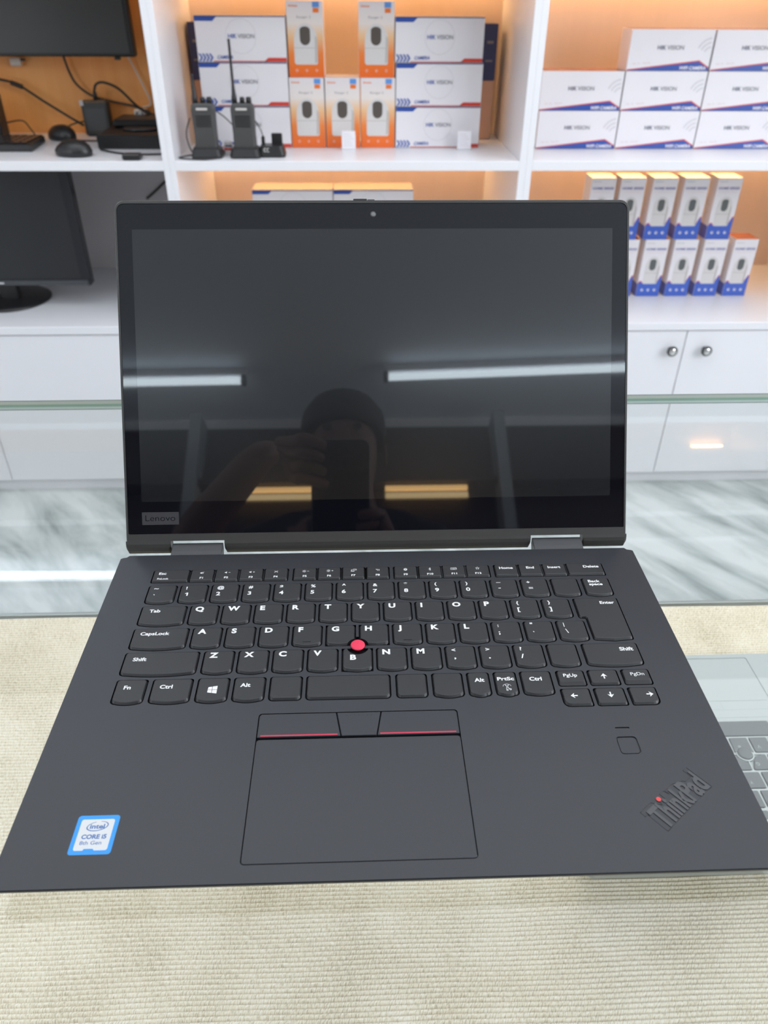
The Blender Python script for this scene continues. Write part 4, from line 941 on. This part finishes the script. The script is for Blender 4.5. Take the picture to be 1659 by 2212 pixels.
wp = thing('wall_plug', 'white plug on the wood backing beside the adapter', 'plug', (-592, 2140, 20))
MB().box(-608, -576, 2128, 2159, 14, 32, 0, 4).build('body', M_CAMW, wp); MB().box(-602, -596, 2126.6, 2128, 20, 26, 0).box(-588, -582, 2126.6, 2128, 20, 26, 0).build('pin', M_CHROME, wp)
sk = thing('wall_socket', 'small pale socket under the upper screen at left', 'socket', (-897, 2140, 140))
MB().box(-912, -884, 2140, 2159, 130, 150, 0, 3).build('plate', M_WCABLE, sk); MB().box(-884, -872, 2142, 2150, 142, 148, 0, 1).build('connector', M_BLACK, sk)
tag(MB().box(-1060, -925, 2015, 2065, -28, 78, 0, 4).box(-1040, -945, 2010, 2070, -30.5, -26, 0, 1).build('speaker', M_BLACK, origin=(-990, 2040, -30.5)), 'black speaker box at the far left of the shelf behind the keyboard', 'speaker')
# lower monitor
mo = thing('monitor', 'black desktop monitor on a round foot in the lower left bay', 'monitor', (-985, 1955, -430))
MB().box(-1270, -733, 1880, 1912, -368, -62, 0, 4).build('casing', M_BLACKG, mo)
MB().box(-1255, -757, 1878.8, 1880.2, -346, -80, 0).build('screen', mat('screen_off_dark', (.022, .023, .026), .18), mo)
MB().box(-1262, -740, 1877.5, 1880, -366, -352, 0, 1).box(-1010, -966, 1877.1, 1877.5, -361, -357, 1).build('lower_bezel', [mat('bezel_glossy_grey', (.06, .065, .07), .12), M_LGREY], mo)
MB().lathe((-985, 1955, -430), [(100, 0), (100, 4), (92, 9), (30, 13), (.5, 13)], 40, sy=1.1).build('foot', M_BLACK, mo)
MB().box(-1010, -958, 1925, 1950, -425, -340, 0, 6).build('neck', M_BLACK, mo)
cable([(-640, 2244, -222), (-605, 2244, -196), (-572, 2244, -170), (-500, 2244, -120)], 3, 'dark cable crossing the grey back of the lower left bay')

# ------------------------------------------------------------------ fittings behind the photographer (seen mirrored in the screen)
M_GREYSIDE = mat('grey_side_panel', (0.34, 0.36, 0.38), 0.5)
bs = thing('shelving_unit', 'dark-backed wall shelving behind the photographer, mirrored in the laptop screen', 'shelf', (0, -2280, -950))
MB().box(-2400, 2400, -2299, -2285, -950, 1690).build('back_panel', M_BROWN, bs)
for x in (-2400, -1650, -754, 590, 1500, 2350): MB().box(x, x+50, -2285, -2150, -950, 1690).build('side_panel', M_GREYSIDE, bs)
for z in (-500, -60, 420, 900, 1355): MB().box(-2400, 2400, -2285, -2190, z, z+22).build('shelf', M_BROWN, bs)
for a, b in ((-578, -150), (100, 458)): MB().box(a, b, -2230, -2215, 1326, 1346).build('led_strip', M_LED2, bs); MB().box(a, b, -2230, -2215, 1290, 1312).build('led_strip', M_LED3, bs)

# ------------------------------------------------------------------ photographer and phone
ph = thing('phone', 'dark mobile phone held up to take the picture, mirrored in the screen', 'phone', (-46, -190, 230))
cz = Vector((Rcw[2][0], Rcw[2][1], Rcw[2][2])); cyv = Vector((Rcw[1][0], Rcw[1][1], Rcw[1][2])); cxv = Vector((Rcw[0][0], Rcw[0][1], Rcw[0][2]))
CP = Vector((-8.608, -191.847, 303.38))
def PM(p): return tuple(CP + cxv*p[0] + cyv*p[1] + cz*p[2])
def pmesh(mb): mb.v = [PM(p) for p in mb.v]; return mb
# phone frame: right = camera right, down = camera down, forward = view direction; the back faces the laptop
pmesh(MB().loft([[(*p, z) for p in rrect(-64+e, 14-e, -22+e, 138-e, 11, 5)] for z, e in ((-13, 1), (-12, 0), (-6, 0), (-5, 1))])).build('body', M_BLACKG, ph)
pmesh(MB().prism(rrect(-28, 11, -19, 20, 9, 5), -5, -3.6)).build('camera_plateau', M_BLACK, ph)
for a, b in ((0, 0), (-18, -9), (-18, 10)):
    q = MB().lathe((a, b, 0), [(7.5, -3.6), (7.5, -2.2), (6.4, -2.0), (5.8, -2.6)], 24); q.f = [f for f in q.f]; pmesh(q).build('lens', M_BLACKG, ph)

def skin(name, verts, edges, radii, m, parent, root=0, sub=2):
    me = bpy.data.meshes.new(name); r = parent
    while r.parent: r = r.parent
    o0 = Vector(r['_o']); me.from_pydata([(Vector(v)-o0)*.001 for v in verts], edges, []); me.materials.append(m)
    o = bpy.data.objects.new(name, me); C.objects.link(o); o.parent = parent
    s = o.modifiers.new('skin', 'SKIN'); s.use_smooth_shade = True
    d = me.skin_vertices[0].data
    for i, q in enumerate(radii): rr = q if isinstance(q, tuple) else (q, q); d[i].radius = (rr[0]*.001, rr[1]*.001)
    d[root].use_root = True
    ss = o.modifiers.new('sub', 'SUBSURF'); ss.levels = sub; ss.render_levels = sub
    return o
pe = thing('person', 'person in dark clothes holding a phone up with both hands, mirrored in the screen', 'person', (-45, -700, -950))
# one continuous body: pelvis, spine, neck, head, arms, legs
BV = [(-45, -700, -50), (-45, -705, 120), (-45, -705, 290), (-45, -700, 400), (-44, -690, 462), (-43, -676, 530), (-42, -668, 600), (-42, -676, 660),
      (-215, -690, 370), (-330, -560, 215), (-262, -390, 290), (-160, -275, 345), (-128, -240, 352),
      (125, -690, 370), (175, -540, 170), (110, -350, 175), (50, -262, 190), (32, -238, 200),
      (-140, -700, -100), (-150, -690, -480), (-155, -705, -890), (-155, -620, -930), (50, -700, -100), (60, -690, -480), (65, -705, -890), (65, -620, -930)]
BE = [(0, 1), (1, 2), (2, 3), (3, 4), (4, 5), (5, 6), (6, 7), (3, 8), (8, 9), (9, 10), (10, 11), (11, 12), (3, 13), (13, 14), (14, 15), (15, 16), (16, 17), (0, 18), (18, 19), (19, 20), (20, 21), (0, 22), (22, 23), (23, 24), (24, 25)]
BR = [(150, 100), (140, 95), (160, 105), (110, 70), 55, (66, 72), (82, 96), (62, 76), 62, 48, 36, (36, 22), (34, 20), 62, 46, 34, (34, 20), (32, 18), 88, 60, 42, 34, 88, 60, 42, 34]
body = skin('body', BV, BE, BR, M_SKIN, pe)
hv = [(-43, -700, 640), (-43, -672, 680)]
hr = MB().lathe((-42, -684, 628), [(84, 0), (90, 20), (88, 50), (72, 78), (40, 94), (1, 98)], 28, sy=1.15); hr.build('hair', M_HAIR, pe)
fc = MB().loft([[(-42+14*k, -572+q, 590-j*26) for k, q in ((-1, 0), (0, 12-abs(j-1)*5), (1, 0))] for j in range(3)], close=False, cap0=False, cap1=False, sm=True)
fc.build('nose', M_SKIN, pe)
for ex in (-72, -12): MB().lathe((ex, -588, 606), [(9, 0), (8, 3), (4, 6), (.5, 7)], 14, 'y').build('eye', M_HAIR, pe)
for ex in (-128, 44): MB().lathe((ex, -680, 592), [(6, -4), (15, -3), (18, 0), (14, 3), (4, 4)], 16, 'x', sy=1.6).build('ear', M_SKIN, pe)
MB().loft([[(-42+22*k, -583+4*(1-abs(k)), z) for k in (-1, -.5, 0, .5, 1)] for z in (528, 533, 538)], close=False, cap0=False, cap1=False).build('mouth', mat('lips', (.30, .10, .08), .5), pe)
SV = [(-45, -700, -60), (-45, -705, 120), (-45, -705, 290), (-45, -700, 398), (-44, -695, 432), (-215, -690, 370), (-300, -595, 262), (125, -690, 370), (158, -590, 240)]
skin('shirt', SV, [(0, 1), (1, 2), (2, 3), (3, 4), (3, 5), (5, 6), (3, 7), (7, 8)], [(165, 115), (155, 108), (172, 118), (122, 82), 64, 74, 66, 74, 64], M_SHIRT, pe)
TV_ = [(-45, -700, -40), (-140, -700, -110), (-150, -690, -480), (-155, -705, -880), (50, -700, -110), (60, -690, -480), (65, -705, -880)]
skin('trousers', TV_, [(0, 1), (1, 2), (2, 3), (0, 4), (4, 5), (5, 6)], [(158, 108), 98, 72, 58, 98, 72, 58], M_TROUSER, pe)
# fingers closing on the phone edges
for i in range(4):
    zz = i*17
    base = PM((-84, 8+zz-26, -22)); k1 = PM((-76, 2+zz-26, 2)); k2 = PM((-60, 0+zz-20, 7)); tip = PM((-46+abs(i-1)*3, 4+zz-16, 4))
    skin('finger', [(-124+i*4, -236, 354-i*8), base, k1, k2, tip], [(0, 1), (1, 2), (2, 3), (3, 4)], [9, 9.5, 9, 8.2, 7], M_SKIN, pe, sub=1)
skin('thumb', [(-100, -232, 335), PM((-72, 22, -26)), PM((-50, 30, -22)), PM((-34, 26, -21))], [(0, 1), (1, 2), (2, 3)], [12, 11, 10, 8], M_SKIN, pe, sub=1)
for i in range(4):
    skin('finger', [(32, -236, 203-i*5), PM((28, 78+i*16, -18)), PM((27, 76+i*16, -1)), PM((12, 76+i*16, 7)), PM((-6+abs(i-1)*3, 78+i*16, 5))], [(0, 1), (1, 2), (2, 3), (3, 4)], [9, 9.5, 9, 8.2, 7], M_SKIN, pe, sub=1)
skin('thumb', [(28, -240, 190), PM((10, 92, -28)), PM((-12, 84, -23)), PM((-28, 80, -22))], [(0, 1), (1, 2), (2, 3)], [12, 11, 10, 8], M_SKIN, pe, sub=1)

for o in bpy.data.objects:
    if '_o' in o: del o['_o']
